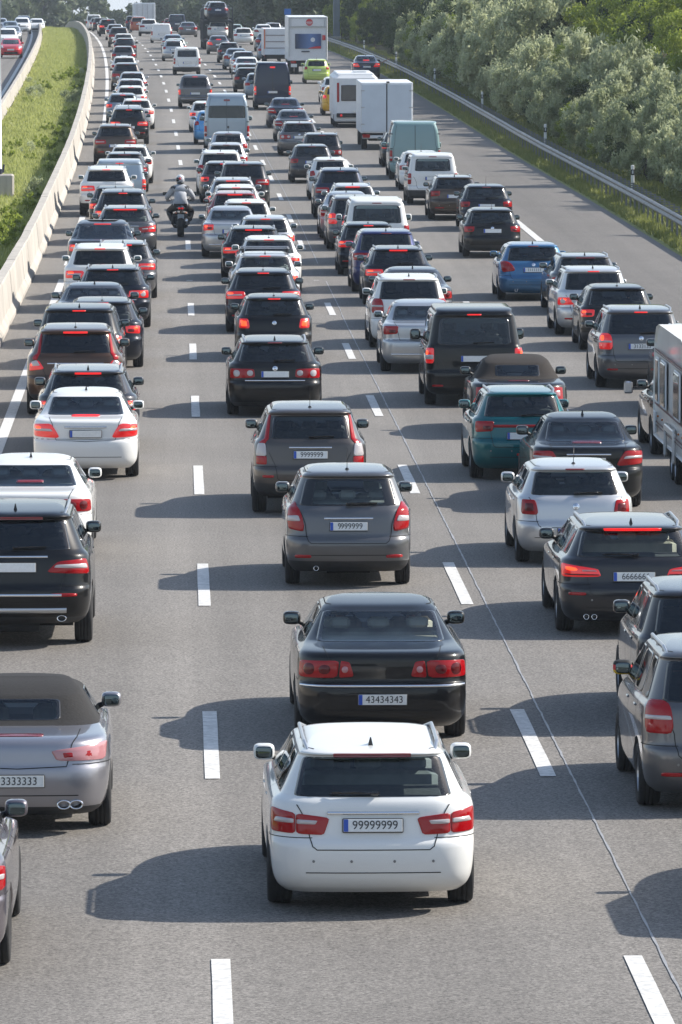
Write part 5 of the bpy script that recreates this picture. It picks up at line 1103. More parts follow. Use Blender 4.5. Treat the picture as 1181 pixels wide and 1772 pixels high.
# (variant, x, y, colour, lit, level of detail, group, label, plate text, yaw)
V_ = [
('cclass',-2.29,51.2,'violetgrey',0,0,G1,'grey-violet saloon cut by the left edge, below the silver convertible','',0),
('spider',-1.55,60.0,'violet',0,0,G1,'silver convertible with black soft top and four tailpipes','3333333',0),
('ml',-2.01,77.0,'black',0,0,G1,'large black off-roader at the left edge with silver roof rails','',0),
('coupe',-2.11,88.6,'white',0,0,G1,'pearl white coupe-like saloon in front of the large black off-roader','',0),
('cclass',-1.51,103.2,'white',1,0,G1,'white saloon with chrome boot strip in the leftmost lane','',0),
('wagon',-1.55,108.9,'anthra',1,1,G1,'dark estate hidden behind the white saloon, wide lit brake strip','',0),
('xc',-1.92,118.4,'bronze',1,0,G1,'bronze brown off-roader with tall red lamps beside its rear window','',0),
('picasso',-1.98,126.6,'black',1,1,G1,'black people carrier just ahead of the bronze off-roader','',0),
('wagonplain',-1.59,133.0,'blueblack',1,1,G1,'blue-black estate peeping out right of the bronze off-roader','',0),
('coupe',-1.86,140.6,'darkgrey',1,1,G1,'dark grey low coupe with pale rear window in the leftmost lane','',0),
('passat',-1.52,148.4,'blueblack',1,1,G1,'blue-black estate ahead of the dark grey coupe','',0),
('suv',-1.91,155.7,'white',1,1,G1,'white off-roader with dark glass ahead of the blue-black estate','',0),
('wagon',-1.39,162.2,'grey',1,1,G1,'grey estate right of and beyond the white off-roader','',0),
('fastback',-2.04,171.5,'darkgrey',1,1,G1,'dark grey sloping-back off-roader with an elbow out of its window','',0),
('ewagon',-1.52,185.7,'grey',1,1,G1,'mid grey estate with full-width lit stop strip beside the motorcycle','',0),
('suv',-1.65,193.2,'anthra',1,1,G1,'anthracite off-roader level with the motorcyclist','',0),
('hatch',-1.96,201.0,'black',1,1,G1,'black hatchback half hidden behind the anthracite off-roader','',0),
('suv',-2.38,212.7,'white',1,1,G1,'white off-roader close to the barrier beyond the motorcyclist','',0),
('closedvan',-1.98,218.6,'vansilver',1,1,G1,'silver windowless van ahead of the white off-roader','',0),
('wagon',-1.93,233.0,'anthra',0,1,G1,'dark estate between the silver van and the white estate','',0),
('wagon',-1.79,241.4,'white',0,1,G1,'white estate ahead of the silver windowless van','',0),
('suv',-2.55,262.4,'brown',0,1,G1,'dark brown off-roader hugging the concrete barrier','',0),
('suv',-2.16,286.5,'black',1,1,G1,'black off-roader with both brake lamps lit beyond the brown one','',0),
('wagon',-2.26,296.0,'silver',1,1,G1,'silver estate right in front of the black off-roader','',0),
('wagon',-1.94,306.5,'white',1,1,G1,'white estate showing its right side beyond the silver one','',0),
('hatch',-2.70,316.5,'bluegrey',1,1,G1,'blue-grey hatchback keeping left, lit lamp, beside the white estate','',0),
('hatch',-2.38,330.0,'white',1,1,G1,'white hatchback with lit stop strip two cars past the blue-grey one','',0),
('wagonplain',-2.47,344.0,'lightsilver',0,1,G1,'pale silver estate behind a silver hatchback in the left lane','',0),
('hatch',-2.50,359.0,'silver',0,2,G1,'silver hatchback in the left lane ahead of the pale silver estate','',0),
('suv',-2.95,372.4,'browngrey',0,2,G1,'grey-brown off-roader to the left of the silver hatchback','',0),
('hatch',-3.29,399.6,'white',0,2,G1,'small white hatchback alone in the left lane near the bend','',0),
('hatch',-3.63,435.6,'grey',0,2,G1,'grey hatchback in the left lane on the bend','',0),
('wagon',-3.83,470.0,'anthra',0,2,G1,'dark estate in the left lane far up the bend','',0),
('wagonplain',-4.15,497.0,'white',0,2,G1,'white-roofed estate far up the bend in the left lane','',0),
('suv',-4.75,524.0,'browngrey',0,2,G1,'grey-brown off-roader with one bright lamp high in the left lane','',0),
('hatch',-5.55,574.0,'silver',0,2,G1,'silver hatchback close to the vanishing left lane','',0),
('suv',-6.55,608.0,'black',1,2,G1,'small dark off-roader near the crest in the left lane','',0),
('wagon',-6.95,630.0,'lightsilver',1,2,G1,'pale estate near the crest in the left lane','',0),
('hatch',-8.15,678.0,'anthra',0,2,G1,'dark hatchback just below the crest in the left lane','',0),
('hatch',-8.95,712.0,'silver',0,2,G1,'silver hatchback just below the crest next to the white minibus','',0),
('t5',-9.75,745.0,'white',0,2,G1,'white minibus on the crest, last in the left lane','',0),
('ewagon',1.73,54.7,'white',0,0,G2,'white estate car nearest the camera with silver roof rails','99999999',0),
('phaeton',2.22,67.0,'black',0,0,G2,'large black saloon with chrome bumper strip ahead of the white estate','43434343',0),
('aclass',2.34,84.7,'grey',0,0,G2,'grey compact car with chrome bar over its plate','9999999',0),
('crv',2.06,96.2,'browngrey',0,0,G2,'brown-grey off-roader with tall lamps behind the grey compact','9999999',0),
('passat',1.86,118.2,'black',0,0,G2,'black estate with round twin lamps and blank white plate','',0),
('polo',2.12,135.6,'black',1,0,G2,'black small hatchback with square lit lamps ahead of the black estate','',0),
('focus',2.03,146.4,'blueblack',1,0,G2,'blue-black hatchback left of and beyond the small black one','',0),
('wagonbars',2.21,155.5,'lightsilver',1,1,G2,'pale silver estate carrying roof bars','',0),
('wagonplain',2.45,165.6,'white',1,1,G2,'white estate beyond the one with roof bars','',0),
('wagon',2.12,172.0,'black',1,1,G2,'black estate with roof rails left of the white estate','',0),
('hatchclear',2.55,179.0,'lightsilver',1,1,G2,'pale small hatchback with passengers seen through its oval window','',0),
('avensis',1.62,185.0,'silver',1,1,G2,'silver saloon on the left side of the second lane','',0),
('hatch',2.13,190.6,'white',1,1,G2,'white hatchback beyond the silver saloon','',0),
('wagon',1.84,196.4,'red',1,1,G2,'dark red car with roof rails','',0),
('wagonplain',1.93,202.0,'white',1,1,G2,'white estate just ahead of the dark red car','',0),
('wagon',1.88,207.4,'silver',1,1,G2,'silver estate with roof rails ahead of the dark red car','',0),
('picasso',2.35,217.6,'anthra',0,1,G2,'anthracite people carrier with dark panoramic rear glass','',0),
('hatch',1.70,223.6,'darkgrey',1,1,G2,'dark grey hatchback half hidden left of the people carrier','',0),
('touran',1.62,230.4,'white',0,1,G2,'white people carrier with roof rails left of the second lane','',0),
('hatch',1.95,244.6,'lightsilver',0,1,G2,'pale silver hatchback behind the grey minibus','',0),
('smallhatch',2.15,257.3,'silver',0,1,G2,'silver small hatchback directly behind the tall grey minibus','',0),
('sprinter',2.23,276.2,'vansilver',0,1,G2,'tall blue-grey minibus with a large dark rear window','',0),
('smallhatch',1.62,287.0,'skyblue',0,1,G2,'bright blue small car peeping out left of the tall minibus','',0),
('hatch',1.48,303.0,'white',1,1,G2,'white hatchback beyond the bright blue small car','',0),
('pickup',1.03,339.4,'grey',1,1,G2,'grey double-cab pickup truck','',0),
('berlingo',.72,412.2,'white',0,1,G2,'white small van with windows past the pickup','',0),
('hatch',.70,428.0,'anthra',0,2,G2,'dark hatchback hidden behind the white small van','',0),
('smallhatch',-.17,457.7,'silver',0,2,G2,'silver small hatchback left of the white small van','',0),
('hatch',-.04,468.6,'greenwhite',0,2,G2,'pale greenish hatchback with only its roof showing','',0),
('sedan',-.23,492.8,'bluegrey',0,2,G2,'blue-grey saloon far ahead in the second lane','',0),
('closedvan',-1.27,552.2,'white',0,2,G2,'white van far ahead in the second lane','',0),
('hatch',-1.25,573.0,'pinkred',0,2,G2,'pinkish red car behind the far white van','',0),
('suv',-2.65,610.0,'white',0,2,G2,'white off-roader with dark bumper near the crest','',0),
('touran',-3.90,655.0,'orange',0,2,G2,'orange people carrier near the crest','',0),
('touran',-4.75,697.0,'navy',0,2,G2,'navy people carrier near the crest left of the orange one','',0),
('wagon',6.28,53.6,'grey',0,2,G3,'grey estate outside the right edge, only its shadow in view','',0),
('touran',5.50,61.4,'grey',0,0,G3,'grey people carrier at the right edge with flag-coloured mirror cover','',0),
('golfplus',5.93,68.2,'anthra',0,0,G3,'dark car with roof rails behind the grey people carrier at the right edge','',0),
('bmw',5.76,78.2,'anthra',1,0,G3,'anthracite estate with slim red lamps and beige seats','6666666',0),
('polo',5.65,87.9,'lightsilver',0,0,G3,'silver small hatchback with square red lamps','',0),
('cclass',6.43,97.0,'black',0,0,G3,'black saloon with chrome boot strip behind the silver small hatchback','',0),
('teal',5.73,102.9,'teal',0,0,G3,'teal estate with a red band across its tailgate','',0),
('beetle',6.21,112.6,'black',0,0,G3,'black convertible with rounded tail and brown soft top','',0),
('t5',5.79,121.0,'black',1,0,G3,'black minibus with two square lit lamps','',0),
('avensis',5.20,131.4,'silver',0,0,G3,'silver saloon left of the black minibus','',0),
('touran',5.25,140.2,'white',0,0,G3,'white people carrier with dark rear glass behind the silver saloon','',0),
('coupe',5.68,148.2,'anthra',0,1,G3,'anthracite saloon just ahead of the white people carrier','',0),
('wagon',5.67,158.8,'blueblack',1,1,G3,'blue-black estate with wide lit lamps in the third lane','',0),
('picasso',5.58,165.4,'royal',0,1,G3,'royal blue people carrier ahead of the blue-black estate','',0),
('focus',5.40,174.8,'blueblack',1,1,G3,'blue-black hatchback left of the royal blue car','',0),
('t5',5.83,181.0,'white',0,1,G3,'white minibus with large dark rear window','',0),
('touran',5.45,189.6,'grey',1,1,G3,'grey people carrier hidden left of the white minibus, lamp lit','',0),
('sedan',5.40,196.4,'silver',0,1,G3,'silver saloon beyond the hidden grey people carrier','',0),
('wagon',5.74,202.4,'lightsilver',1,1,G3,'pale estate with roof rails ahead of the silver saloon','',0),
('suv',5.55,211.0,'navy',0,1,G3,'navy off-roader with blue plate band','',0),
('smallhatch',5.59,226.2,'white',0,1,G3,'white small hatchback ahead of the navy off-roader','',0),
('hatchclear',5.25,242.2,'darkgrey',0,1,G3,'dark grey hatchback left of the white small one','',0),
('golfplus',5.90,253.6,'anthra',0,1,G3,'anthracite car with round twin lamps and roof rails','',0),
('passat',5.36,272.6,'grey',0,1,G3,'grey estate with round twin lamps','',0),
('sedan',5.44,290.0,'grey',0,1,G3,'grey saloon ahead of the grey estate with round lamps','',0),
('sedan',5.39,308.7,'navy',0,1,G3,'navy saloon with pale roof behind the tall dark van','',0),
('transit',5.18,337.0,'navy',1,1,G3,'tall navy blue panel van','',0),
('hatch',4.74,356.4,'bluegrey',0,2,G3,'blue-grey hatchback half hidden by the tall navy van','',0),
('hatch',4.26,369.2,'black',0,2,G3,'black hatchback left of the tall navy van','',0),
('hatch',4.33,380.0,'silver',0,2,G3,'silver hatchback just ahead of the black one','',0),
('coupe',4.52,400.6,'white',0,2,G3,'white low saloon with open view all round, third lane','',0),
('wagon',4.48,415.5,'silver',0,2,G3,'silver estate ahead of the white low saloon','',0),
('sedan',4.14,427.7,'bluegrey',0,2,G3,'blue-grey saloon on the bend in the third lane','',0),
('hatch',3.83,451.2,'anthra',0,2,G3,'anthracite hatchback on the bend in the third lane','',0),
('sedan',3.30,486.0,'grey',1,2,G3,'grey saloon right behind the car transporter','',0),
('sedan',1.17,600.0,'grey',0,2,G3,'grey saloon left of the car transporter near the crest','',0),
('t5',.12,644.0,'navy',0,2,G3,'navy van near the crest left of the transporter','',0),
('hatch',-.5,655.0,'red',0,2,G2,'red car half hidden left of the far navy van','',0),
('wagon',9.17,107.9,'browngrey',0,0,G4,'brown-grey estate towing the caravan, with extended mirrors','',0),
('suv',10.15,118.4,'darkgrey',0,1,G4,'dark off-roader mostly hidden by the caravan','',0),
('touran',9.42,126.2,'grey',1,0,G4,'grey people carrier with big dark rear window in the right lane','3133133',0),
('golfk',9.88,139.2,'black',1,0,G4,'black hatchback with bright headrests ahead of the grey people carrier','',0),
('golfplus',9.73,145.2,'lightsilver',1,0,G4,'pale silver tall hatchback with round lamps and lit strip','',0),
('wagon',10.15,154.4,'grey',0,1,G4,'grey estate with silver roof rails ahead of the pale tall hatchback','',0),
('v60',9.24,161.2,'blue',0,0,G4,'bright blue estate with curved red lamps','1111111',0),
('golfk',9.38,185.0,'black',0,0,G4,'black hatchback with unlit red lamps beyond the bright blue estate','',0),
('hatchclear',10.05,202.0,'blueblack',0,1,G4,'blue-black hatchback with raised glass roof','',0),
('octavia',9.37,209.7,'brown',0,1,G4,'dark brown estate with roof rails in the right lane','',0),
('caddy',9.14,222.2,'white',0,1,G4,'white small van with split rear window','',0),
('hatch',9.25,235.0,'white',0,1,G4,'white hatchback hidden behind the white small van','',0),
('ducato',9.42,246.0,'tealgrey',0,1,G4,'pale teal panel van with twin rear doors','',0),
('hatch',9.40,259.6,'black',1,1,G4,'black hatchback hidden left of the pale teal van','',0),
('smallhatch',8.45,328.0,'yellow',1,1,G4,'yellow hatchback left of the white motorhome','',0),
('wagon',8.91,347.3,'white',0,2,G4,'white estate behind the yellow hatchback','',0),
('smallhatch',8.75,390.0,'lime',0,1,G4,'lime green small hatchback behind the box truck','',0),
('hatch',6.79,456.0,'bluegrey',0,2,G4,'blue-grey car left of the small strapped truck','',0),
('sedan',7.21,500.0,'navy',0,2,G4,'navy saloon ahead of the small strapped truck','',0),
('hatch',5.80,538.0,'white',0,2,G4,'white hatchback right of the car transporter','',0),
('sedan',8.05,575.0,'white',0,2,G4,'white saloon farther right than the white hatchback','',0),
('hatch',9.17,590.0,'lightsilver',0,2,G4,'pale car on the far slip road beside the blue sign','',0),
('hatch',5.36,573.3,'tealgrey',0,2,G4,'teal-grey hatchback just right of the car transporter','',0),
('sedan',12.31,403.0,'navy',1,1,None,'old dark saloon on the hard shoulder, arm held out of its window','',0),
]
for (k, x, y, c, lit, lod, g, lab, txt, yw) in V_:
    col, met = C_[c]
    r_ = place(k, x, y, col, met, lit=bool(lit), lod=lod, label=lab, group=g, text=txt or None, cat={'van': 'van', 'bus': 'minibus', 'svan': 'van', 'pickup': 'pickup'}.get(VAR[k]['style'], 'car'), yaw=random.uniform(-.006, .006))
    if 'flag-coloured' in lab: FLAG = r_
for (k, x, y, c, lab) in [('fronthatch', -12.40, 473.0, 'brightred', 'bright red car coming towards us in the opposite lanes'), ('frontsuv', -13.9, 519.0, 'white', 'white off-roader coming towards us behind the red car'),
 ('fronthatch', -14.6, 561.0, 'silver', 'silver car coming towards us behind the white off-roader'), ('fronthatch', -16.2, 615.0, 'bluegrey', 'blue-grey car coming towards us beside the larger white car'),
 ('frontsuv', -15.6, 637.0, 'white', 'larger white car coming towards us nearest the median barrier'), ('fronthatch', -14.75, 665.0, 'white', 'small white car at the head of the bend beside the barrier'), ('fronthatch', -19.0, 680.0, 'silver', 'distant silver car at the left edge in the opposite lanes'), ('frontsuv', -17.0, 700.0, 'navy', 'distant navy car behind the white ones in the opposite lanes')]:
    col, met = C_[c]; L_ = VAR[k]['dims'][1]; place(k, x, y, col, met, lod=2, label=lab, group=G6, rev=True)
# flag-coloured mirror sleeve
MF = simple('flag_sleeve', (.5, .02, .02), .7); nt = MF.node_tree; b = nt.nodes['Principled BSDF']; tc = N(nt, 'ShaderNodeTexCoord'); sx = N(nt, 'ShaderNodeSeparateXYZ'); nt.links.new(tc.outputs['Object'], sx.inputs[0])
cr = N(nt, 'ShaderNodeValToRGB'); cr.color_ramp.interpolation = 'CONSTANT'; e = cr.color_ramp.elements; e[0].color = (.62, .42, .02, 1); e[1].position = .36; e[1].color = (.5, .015, .02, 1); q = e.new(.66); q.color = (.01, .01, .01, 1)
mr = N(nt, 'ShaderNodeMapRange', i_1=-.09, i_2=.09); nt.links.new(sx.outputs[2], mr.inputs[0]); nt.links.new(mr.outputs[0], cr.inputs[0]); nt.links.new(cr.outputs[0], b.inputs['Base Color'])
for ch in FLAG.children:
    if ch.name.startswith('door_mirror') and ch.location.x < 0: ch.material_slots[0].link = 'OBJECT'; ch.material_slots[0].material = MF
# ------------------------------------------------------------------ caravans, trucks, transporter
M_gel = simple('caravan_skin', (.70, .68, .65), .35, coat=.3, var=.05, scale=2)
M_wh = simple('white_panel', (.70, .715, .73), .4, var=.04, scale=2); M_whb = simple('truck_box_panel', (.60, .66, .72), .45, var=.05, scale=1.5)
M_dkstripe = simple('maroon_stripe', (.10, .02, .03), .4); M_blk = simple('matt_black', (.012, .012, .013), .7); M_dglass = simple('dark_acrylic_window', (.02, .022, .025), .06, coat=1.0)
def rootat(nm, x, y, lab, cat, g=None): return tag(obj(nm, None, None, (x, y, gh(y)), (math.atan((gh(y + 4) - gh(y)) / 4), 0, heading(y))), lab, cat, g)
def whl(root, x, y, R=.34, wd=.22, dbl=False, sp=5):
    t, r = wheel(R, wd, sp)
    for sg in (1, -1):
        w_ = obj('wheel', t, root, (x * sg, y, R), (0, 0, 0 if sg > 0 else pi)); obj('rim', r, w_)
        if dbl: w_ = obj('wheel', t, root, ((x - wd - .04) * sg, y, R))
def part(root, nm, fn, mats, smooth=False): b_ = MB(); fn(b_); return obj(nm, b_.mesh(nm, mats, smooth), root)
# towed caravan: rear and left side, body from y 0 (tail) to 6.7
cv = rootat('caravan', 9.30, 99.7, 'beige-white touring caravan with maroon stripes at the right edge', 'caravan', G4)
pr = [(0.0, .52), (0, 1.5), (.12, 2.25), (.30, 2.42), (.9, 2.47), (5.5, 2.47), (6.05, 2.40), (6.45, 2.12), (6.62, 1.5), (6.68, 1.25), (6.66, .52)]
V = []; F = []
for sx_, ins in ((-1.12, .04), (-1.16, 0), (1.16, 0), (1.12, .04)):
    cyy, czz = 3.3, 1.5
    for (yy, zz) in pr: V.append((sx_, yy + (cyy - yy) * ins * .25, zz + (czz - zz) * ins * .6))
m_ = len(pr)
for j in range(3):
    for k in range(m_): F.append((j * m_ + k, j * m_ + (k + 1) % m_, (j + 1) * m_ + (k + 1) % m_, (j + 1) * m_ + k))
F += [tuple(range(m_)), tuple(range(4 * m_ - 1, 3 * m_ - 1, -1))]
obj('caravan_body', mesh('caravan_body', V, F, [M_gel], smooth=False), cv)
for sg in (-1, 1):
    for y0, z0, w_, h_ in ((5.62, 1.52, .50, .70), (4.35, 1.52, .92, .72), (1.5, 1.52, 1.0, .72)):
        f = part(cv, 'window', lambda b_: b_.box((1.165 * sg, y0, z0), (.03, w_ + .08, h_ + .08), bev=.01), [M_wh]); part(f, 'pane', lambda b_: b_.box((1.178 * sg, y0, z0), (.03, w_, h_), bev=.01), [M_dglass])
    for z_, t_ in ((2.02, .022), (1.98, .012), (1.10, .03), (.80, .02), (.74, .012)):
        part(cv, 'stripe', lambda b_: b_.box((1.163 * sg, 3.2, z_), (.010, 6.1, t_)), [M_dkstripe])
    part(cv, 'wheel_arch_cover', lambda b_: (b_.box((1.17 * sg, 2.95, .86), (.06, 1.75, .14), bev=.03), b_.box((1.17 * sg, 2.05, .62), (.06, .14, .5), bev=.03), b_.box((1.17 * sg, 3.85, .62), (.06, .14, .5), bev=.03)), [M_gel])
    part(cv, 'service_hatch', lambda b_: b_.box((1.165 * sg, 6.2, .78), (.03, .42, .36), bev=.01), [M_wh])
    for yy in (5.5, 4.6, 1.2, .4): part(cv, 'side_marker', lambda b_: b_.box((1.17 * sg, yy, .92), (.03, .09, .035), bev=.008), [simple('amber_lens', (.5, .14, .01), .3)])
    part(cv, 'tail_light', lambda b_: b_.box((.92 * sg, -.015, .80), (.22, .05, .34), bev=.02), [M_lampred])
part(cv, 'window', lambda b_: b_.box((0, -.01, 1.62), (1.6, .05, .62), bev=.03), [M_dglass]); part(cv, 'number_plate', lambda b_: b_.box((0, -.02, .78), (.52, .03, .12), bev=.01), [M_plate])
part(cv, 'underframe', lambda b_: (b_.box((0, 3.3, .48), (1.9, 6.4, .12)), b_.box((0, 7.2, .45), (.12, 1.4, .10))), [M_under])
whl(cv, 1.02, 2.55, .32, .19); whl(cv, 1.02, 3.35, .32, .19)
# white motorhome seen from behind
mh = rootat('motorhome', 8.89, 309.6, 'white motorhome with red lamp strips and wide dark rear window', 'motorhome', G4)
part(mh, 'motorhome_body', lambda b_: (b_.box((0, 3.3, 1.55), (2.25, 6.6, 2.1), bev=.16), b_.box((0, 3.3, .55), (2.15, 6.4, .5), bev=.06), b_.box((0, 3.3, 2.62), (1.9, 6.0, .12), bev=.05)), [M_wh])
part(mh, 'window', lambda b_: b_.box((.05, -.01, 1.72), (1.5, .05, .78), bev=.02), [M_dglass])
for sg in (1, -1): part(mh, 'tail_light', lambda b_: b_.box((.90 * sg, -.02, 1.75), (.11, .06, .95), bev=.02), [M_lampred]); part(mh, 'lower_lamp', lambda b_: b_.box((.72 * sg, -.05, .62), (.16, .06, .12), bev=.02), [M_lit])
part(mh, 'bumper_band', lambda b_: b_.box((0, -.02, .62), (1.95, .05, .20), bev=.03), [M_blk]); part(mh, 'number_plate', lambda b_: b_.box((.15, -.05, .82), (.52, .03, .12), bev=.01), [M_plate, M_plateblue]); part(mh, 'underframe', lambda b_: b_.box((0, 3.3, .32), (1.8, 6.2, .2)), [M_under]); whl(mh, .98, 1.6); whl(mh, .98, 5.4)
part(mh, 'roof_hatch', lambda b_: b_.box((.3, 2.2, 2.72), (.7, .8, .12), bev=.03), [M_wh])
# white box truck close by
bt = rootat('box_truck', 9.47, 280.6, 'white box truck with twin plain rear doors', 'truck', G4)
part(bt, 'cargo_box', lambda b_: b_.box((0, 3.0, 1.88), (2.34, 6.0, 2.26), bev=.02), [M_wh])
for sg in (1, -1): part(bt, 'rear_door', lambda b_: b_.box((.565 * sg, -.02, 1.88), (1.09, .05, 2.14), bev=.012), [M_whb])
part(bt, 'door_gap', lambda b_: b_.box((0, -.03, 1.88), (.03, .05, 2.14)), [M_seam])
for sg in (1, -1):
    for z_ in (1.15, 1.9, 2.65): part(bt, 'hinge', lambda b_: b_.box((1.08 * sg, -.055, z_), (.18, .03, .05), bev=.008), [M_silver])
part(bt, 'top_lamp', lambda b_: b_.box((.05, -.03, 3.03), (.14, .06, .07)), [M_blk])
part(bt, 'bumper', lambda b_: b_.box((0, .02, .58), (2.2, .10, .14), bev=.02), [M_wh])
for sg in (1, -1): part(bt, 'tail_light', lambda b_: b_.box((.92 * sg, -.02, .62), (.34, .07, .16), bev=.02), [M_lampred])
part(bt, 'number_plate', lambda b_: b_.box((.1, -.05, .68), (.52, .03, .12), bev=.01), [M_plate]); part(bt, 'chassis', lambda b_: b_.box((0, 3.5, .55), (1.6, 6.8, .3)), [M_under]); part(bt, 'driver_cab', lambda b_: b_.box((0, 6.9, 1.35), (2.0, 1.7, 1.7), bev=.15), [M_wh]); whl(bt, .98, .95, .38, .24); whl(bt, .95, 6.9, .38, .24)
# promotion truck with a picture screen
lt = rootat('screen_truck', 8.71, 415.0, 'tall white truck with a blue picture screen and red emblem on its tail', 'truck', G4)
part(lt, 'cargo_box', lambda b_: b_.box((0, 3.6, 2.35), (2.62, 7.2, 2.9), bev=.03), [M_wh])
part(lt, 'top_panel', lambda b_: b_.box((0, -.03, 3.42), (2.2, .05, .52), bev=.015), [simple('banner', (.72, .72, .72), .5)])
part(lt, 'panel_frame', lambda b_: (b_.box((0, -.045, 3.71), (2.5, .06, .05)), b_.box((0, -.045, 3.12), (2.5, .06, .05)), b_.box((-1.24, -.045, 2.4), (.05, .06, 2.5)), b_.box((1.24, -.045, 2.4), (.05, .06, 2.5))), [M_silver])
M_redp = simple('print_red', (.55, .015, .02), .5)
part(lt, 'emblem', lambda b_: (b_.lathe([(.001, -.075), (.23, -.07), (.23, -.05)], 24, 0, 'y', (.10, 0, 3.43)), b_.box((.10, -.085, 3.44), (.40, .02, .045), 1), b_.box((.10, -.085, 3.33), (.30, .02, .035), 1)), [M_redp, M_wh])
ms_, nt, b = newmat('screen_picture'); tc = N(nt, 'ShaderNodeTexCoord'); sx = N(nt, 'ShaderNodeSeparateXYZ'); nt.links.new(tc.outputs['Object'], sx.inputs[0]); mr = N(nt, 'ShaderNodeMapRange', i_1=-.85, i_2=.85); cr = N(nt, 'ShaderNodeValToRGB'); e = cr.color_ramp.elements
e[0].color = (.005, .014, .05, 1); e[1].color = (.02, .05, .17, 1); q = e.new(.62); q.color = (.10, .19, .42, 1); nt.links.new(sx.outputs[0], mr.inputs[0]); nt.links.new(mr.outputs[0], cr.inputs[0]); nt.links.new(cr.outputs[0], b.inputs['Base Color']); b.inputs['Roughness'].default_value = .3
part(lt, 'picture_screen', lambda b_: b_.box((.02, -.04, 2.18), (1.72, .06, .98), bev=.01), [ms_])
part(lt, 'screen_wave', lambda b_: b_.add([(0, -.08, 1.70), (.86, -.08, 1.70), (.86, -.08, 1.86), (.5, -.08, 1.84), (.15, -.08, 1.76)], [(0, 1, 2, 3, 4)]), [M_redp]); part(lt, 'screen_emblem', lambda b_: b_.lathe([(.001, -.085), (.15, -.08), (.15, -.06)], 16, 0, 'y', (.33, 0, 2.28)), [M_wh])
part(lt, 'corner_mark', lambda b_: b_.box((1.06, -.05, 2.42), (.20, .04, .32)), [M_redp]); part(lt, 'small_banner', lambda b_: b_.box((-.15, -.05, 1.50), (.55, .03, .08)), [simple('print_dark', (.03, .04, .06), .5)])
part(lt, 'underrun', lambda b_: (b_.box((0, .3, .72), (2.3, .5, .42), bev=.03), b_.box((0, 4, .8), (1.5, 7, .3))), [M_under])
for sg in (1, -1): part(lt, 'tail_light', lambda b_: b_.box((.95 * sg, .02, .80), (.36, .1, .16), bev=.02), [M_lampred])
part(lt, 'number_plate', lambda b_: b_.box((-.92, -.0, .58), (.40, .05, .22), bev=.01), [M_plate]); whl(lt, 1.02, 1.5, .46, .28, True); whl(lt, 1.02, 7.0, .46, .28); part(lt, 'driver_cab', lambda b_: b_.box((0, 8.2, 1.75), (2.3, 1.8, 2.2), bev=.15), [M_wh])
# small truck with orange straps
ft = rootat('strapped_truck', 7.19, 444.5, 'small white truck with orange straps down its tail beside the screen truck', 'truck', G4)
part(ft, 'cargo_box', lambda b_: b_.box((0, 2.4, 1.62), (2.05, 4.8, 1.9), bev=.02), [M_wh]); M_or = simple('orange_strap', (.65, .14, .03), .6)
for x_ in (-.92, .80): part(ft, 'strap', lambda b_: b_.box((x_, -.03, 1.6), (.07, .04, 1.85)), [M_or])
for z_ in (1.2, 1.65, 2.1): part(ft, 'tail_slat', lambda b_: b_.box((-.05, -.02, z_), (1.6, .04, .05)), [simple('slat_grey', (.25, .2, .2), .6)])
part(ft, 'loading_flap', lambda b_: b_.box((0, -.04, .92), (1.9, .05, .45), bev=.01), [M_whb]); part(ft, 'underrun', lambda b_: b_.box((0, 2.2, .58), (1.8, 4.6, .3)), [M_under]); 
for sg in (1, -1): part(ft, 'tail_light', lambda b_: b_.box((.75 * sg, -.06, .60), (.34, .07, .14), bev=.02), [M_lampred])
whl(ft, .85, 1.1, .35, .24); whl(ft, .85, 5.0, .35, .24); part(ft, 'driver_cab', lambda b_: b_.box((0, 5.6, 1.2), (1.8, 1.6, 1.5), bev=.15), [M_wh])
# car transporter: steel decks and posts; the cars on it are things of their own
tp = rootat('car_transporter', 3.42, 511.5, 'dark steel car transporter loaded with cars on two decks', 'truck', G3)
M_stl = simple('transporter_steel', (.03, .035, .042), .55, .4, var=.3)
part(tp, 'upper_deck', lambda b_: (b_.box((-1.02, 4.5, 2.32), (.42, 9.6, .14)), b_.box((1.02, 4.5, 2.32), (.42, 9.6, .14)), b_.box((0, .1, 2.30), (2.4, .2, .18)), b_.box((0, 8.8, 2.3), (2.4, .2, .18))), [M_stl])
part(tp, 'lower_deck', lambda b_: b_.box((0, 4.5, .72), (2.45, 9.4, .22)), [M_stl])
for x_ in (-1.18, 1.18):
    for y_ in (.15, 3.0, 6.0, 9.0): part(tp, 'deck_post', lambda b_: b_.box((x_, y_, 1.6), (.16, .24, 1.8)), [M_stl])
    for y_ in (1.5, 4.5, 7.5): part(tp, 'deck_brace', lambda b_: b_.box((x_, y_, 1.5), (.10, 3.1, .12), rx=.5), [M_stl])
    part(tp, 'upper_rail', lambda b_: (b_.tube([(x_, .2, 2.4), (x_, .2, 3.5)], .04, 6), b_.tube([(x_, .2, 3.3), (x_, 9, 3.3)], .035, 6)), [M_stl])
    part(tp, 'tail_light', lambda b_: b_.box((x_ * .75, -.15, .78), (.42, .06, .16)), [M_lampred])
part(tp, 'tractor_cab', lambda b_: b_.box((0, 11.2, 1.9), (2.4, 2.2, 2.7), bev=.15), [M_stl])
for y_ in (1.6, 2.7, 8.0, 11.0): whl(tp, 1.05, y_, .42, .26)
for (kk, xx, zz, cc, lab) in [('hatch', 3.42, 2.40, 'navy', 'dark hatchback riding on the upper deck of the car transporter'), ('hatch', 3.42, .84, 'white', 'white hatchback riding on the lower deck of the car transporter')]:
    o = place(kk, xx, 512.0, *C_[cc], lod=1, label=lab, group='cars on the transporter'); o.location.z = gh(512) + zz
o = place('hatch', 3.2, 516.6, *C_['lightsilver'], lod=1, label='silver hatchback farther forward on the upper deck of the transporter', group='cars on the transporter'); o.location.z = gh(516) + 2.42
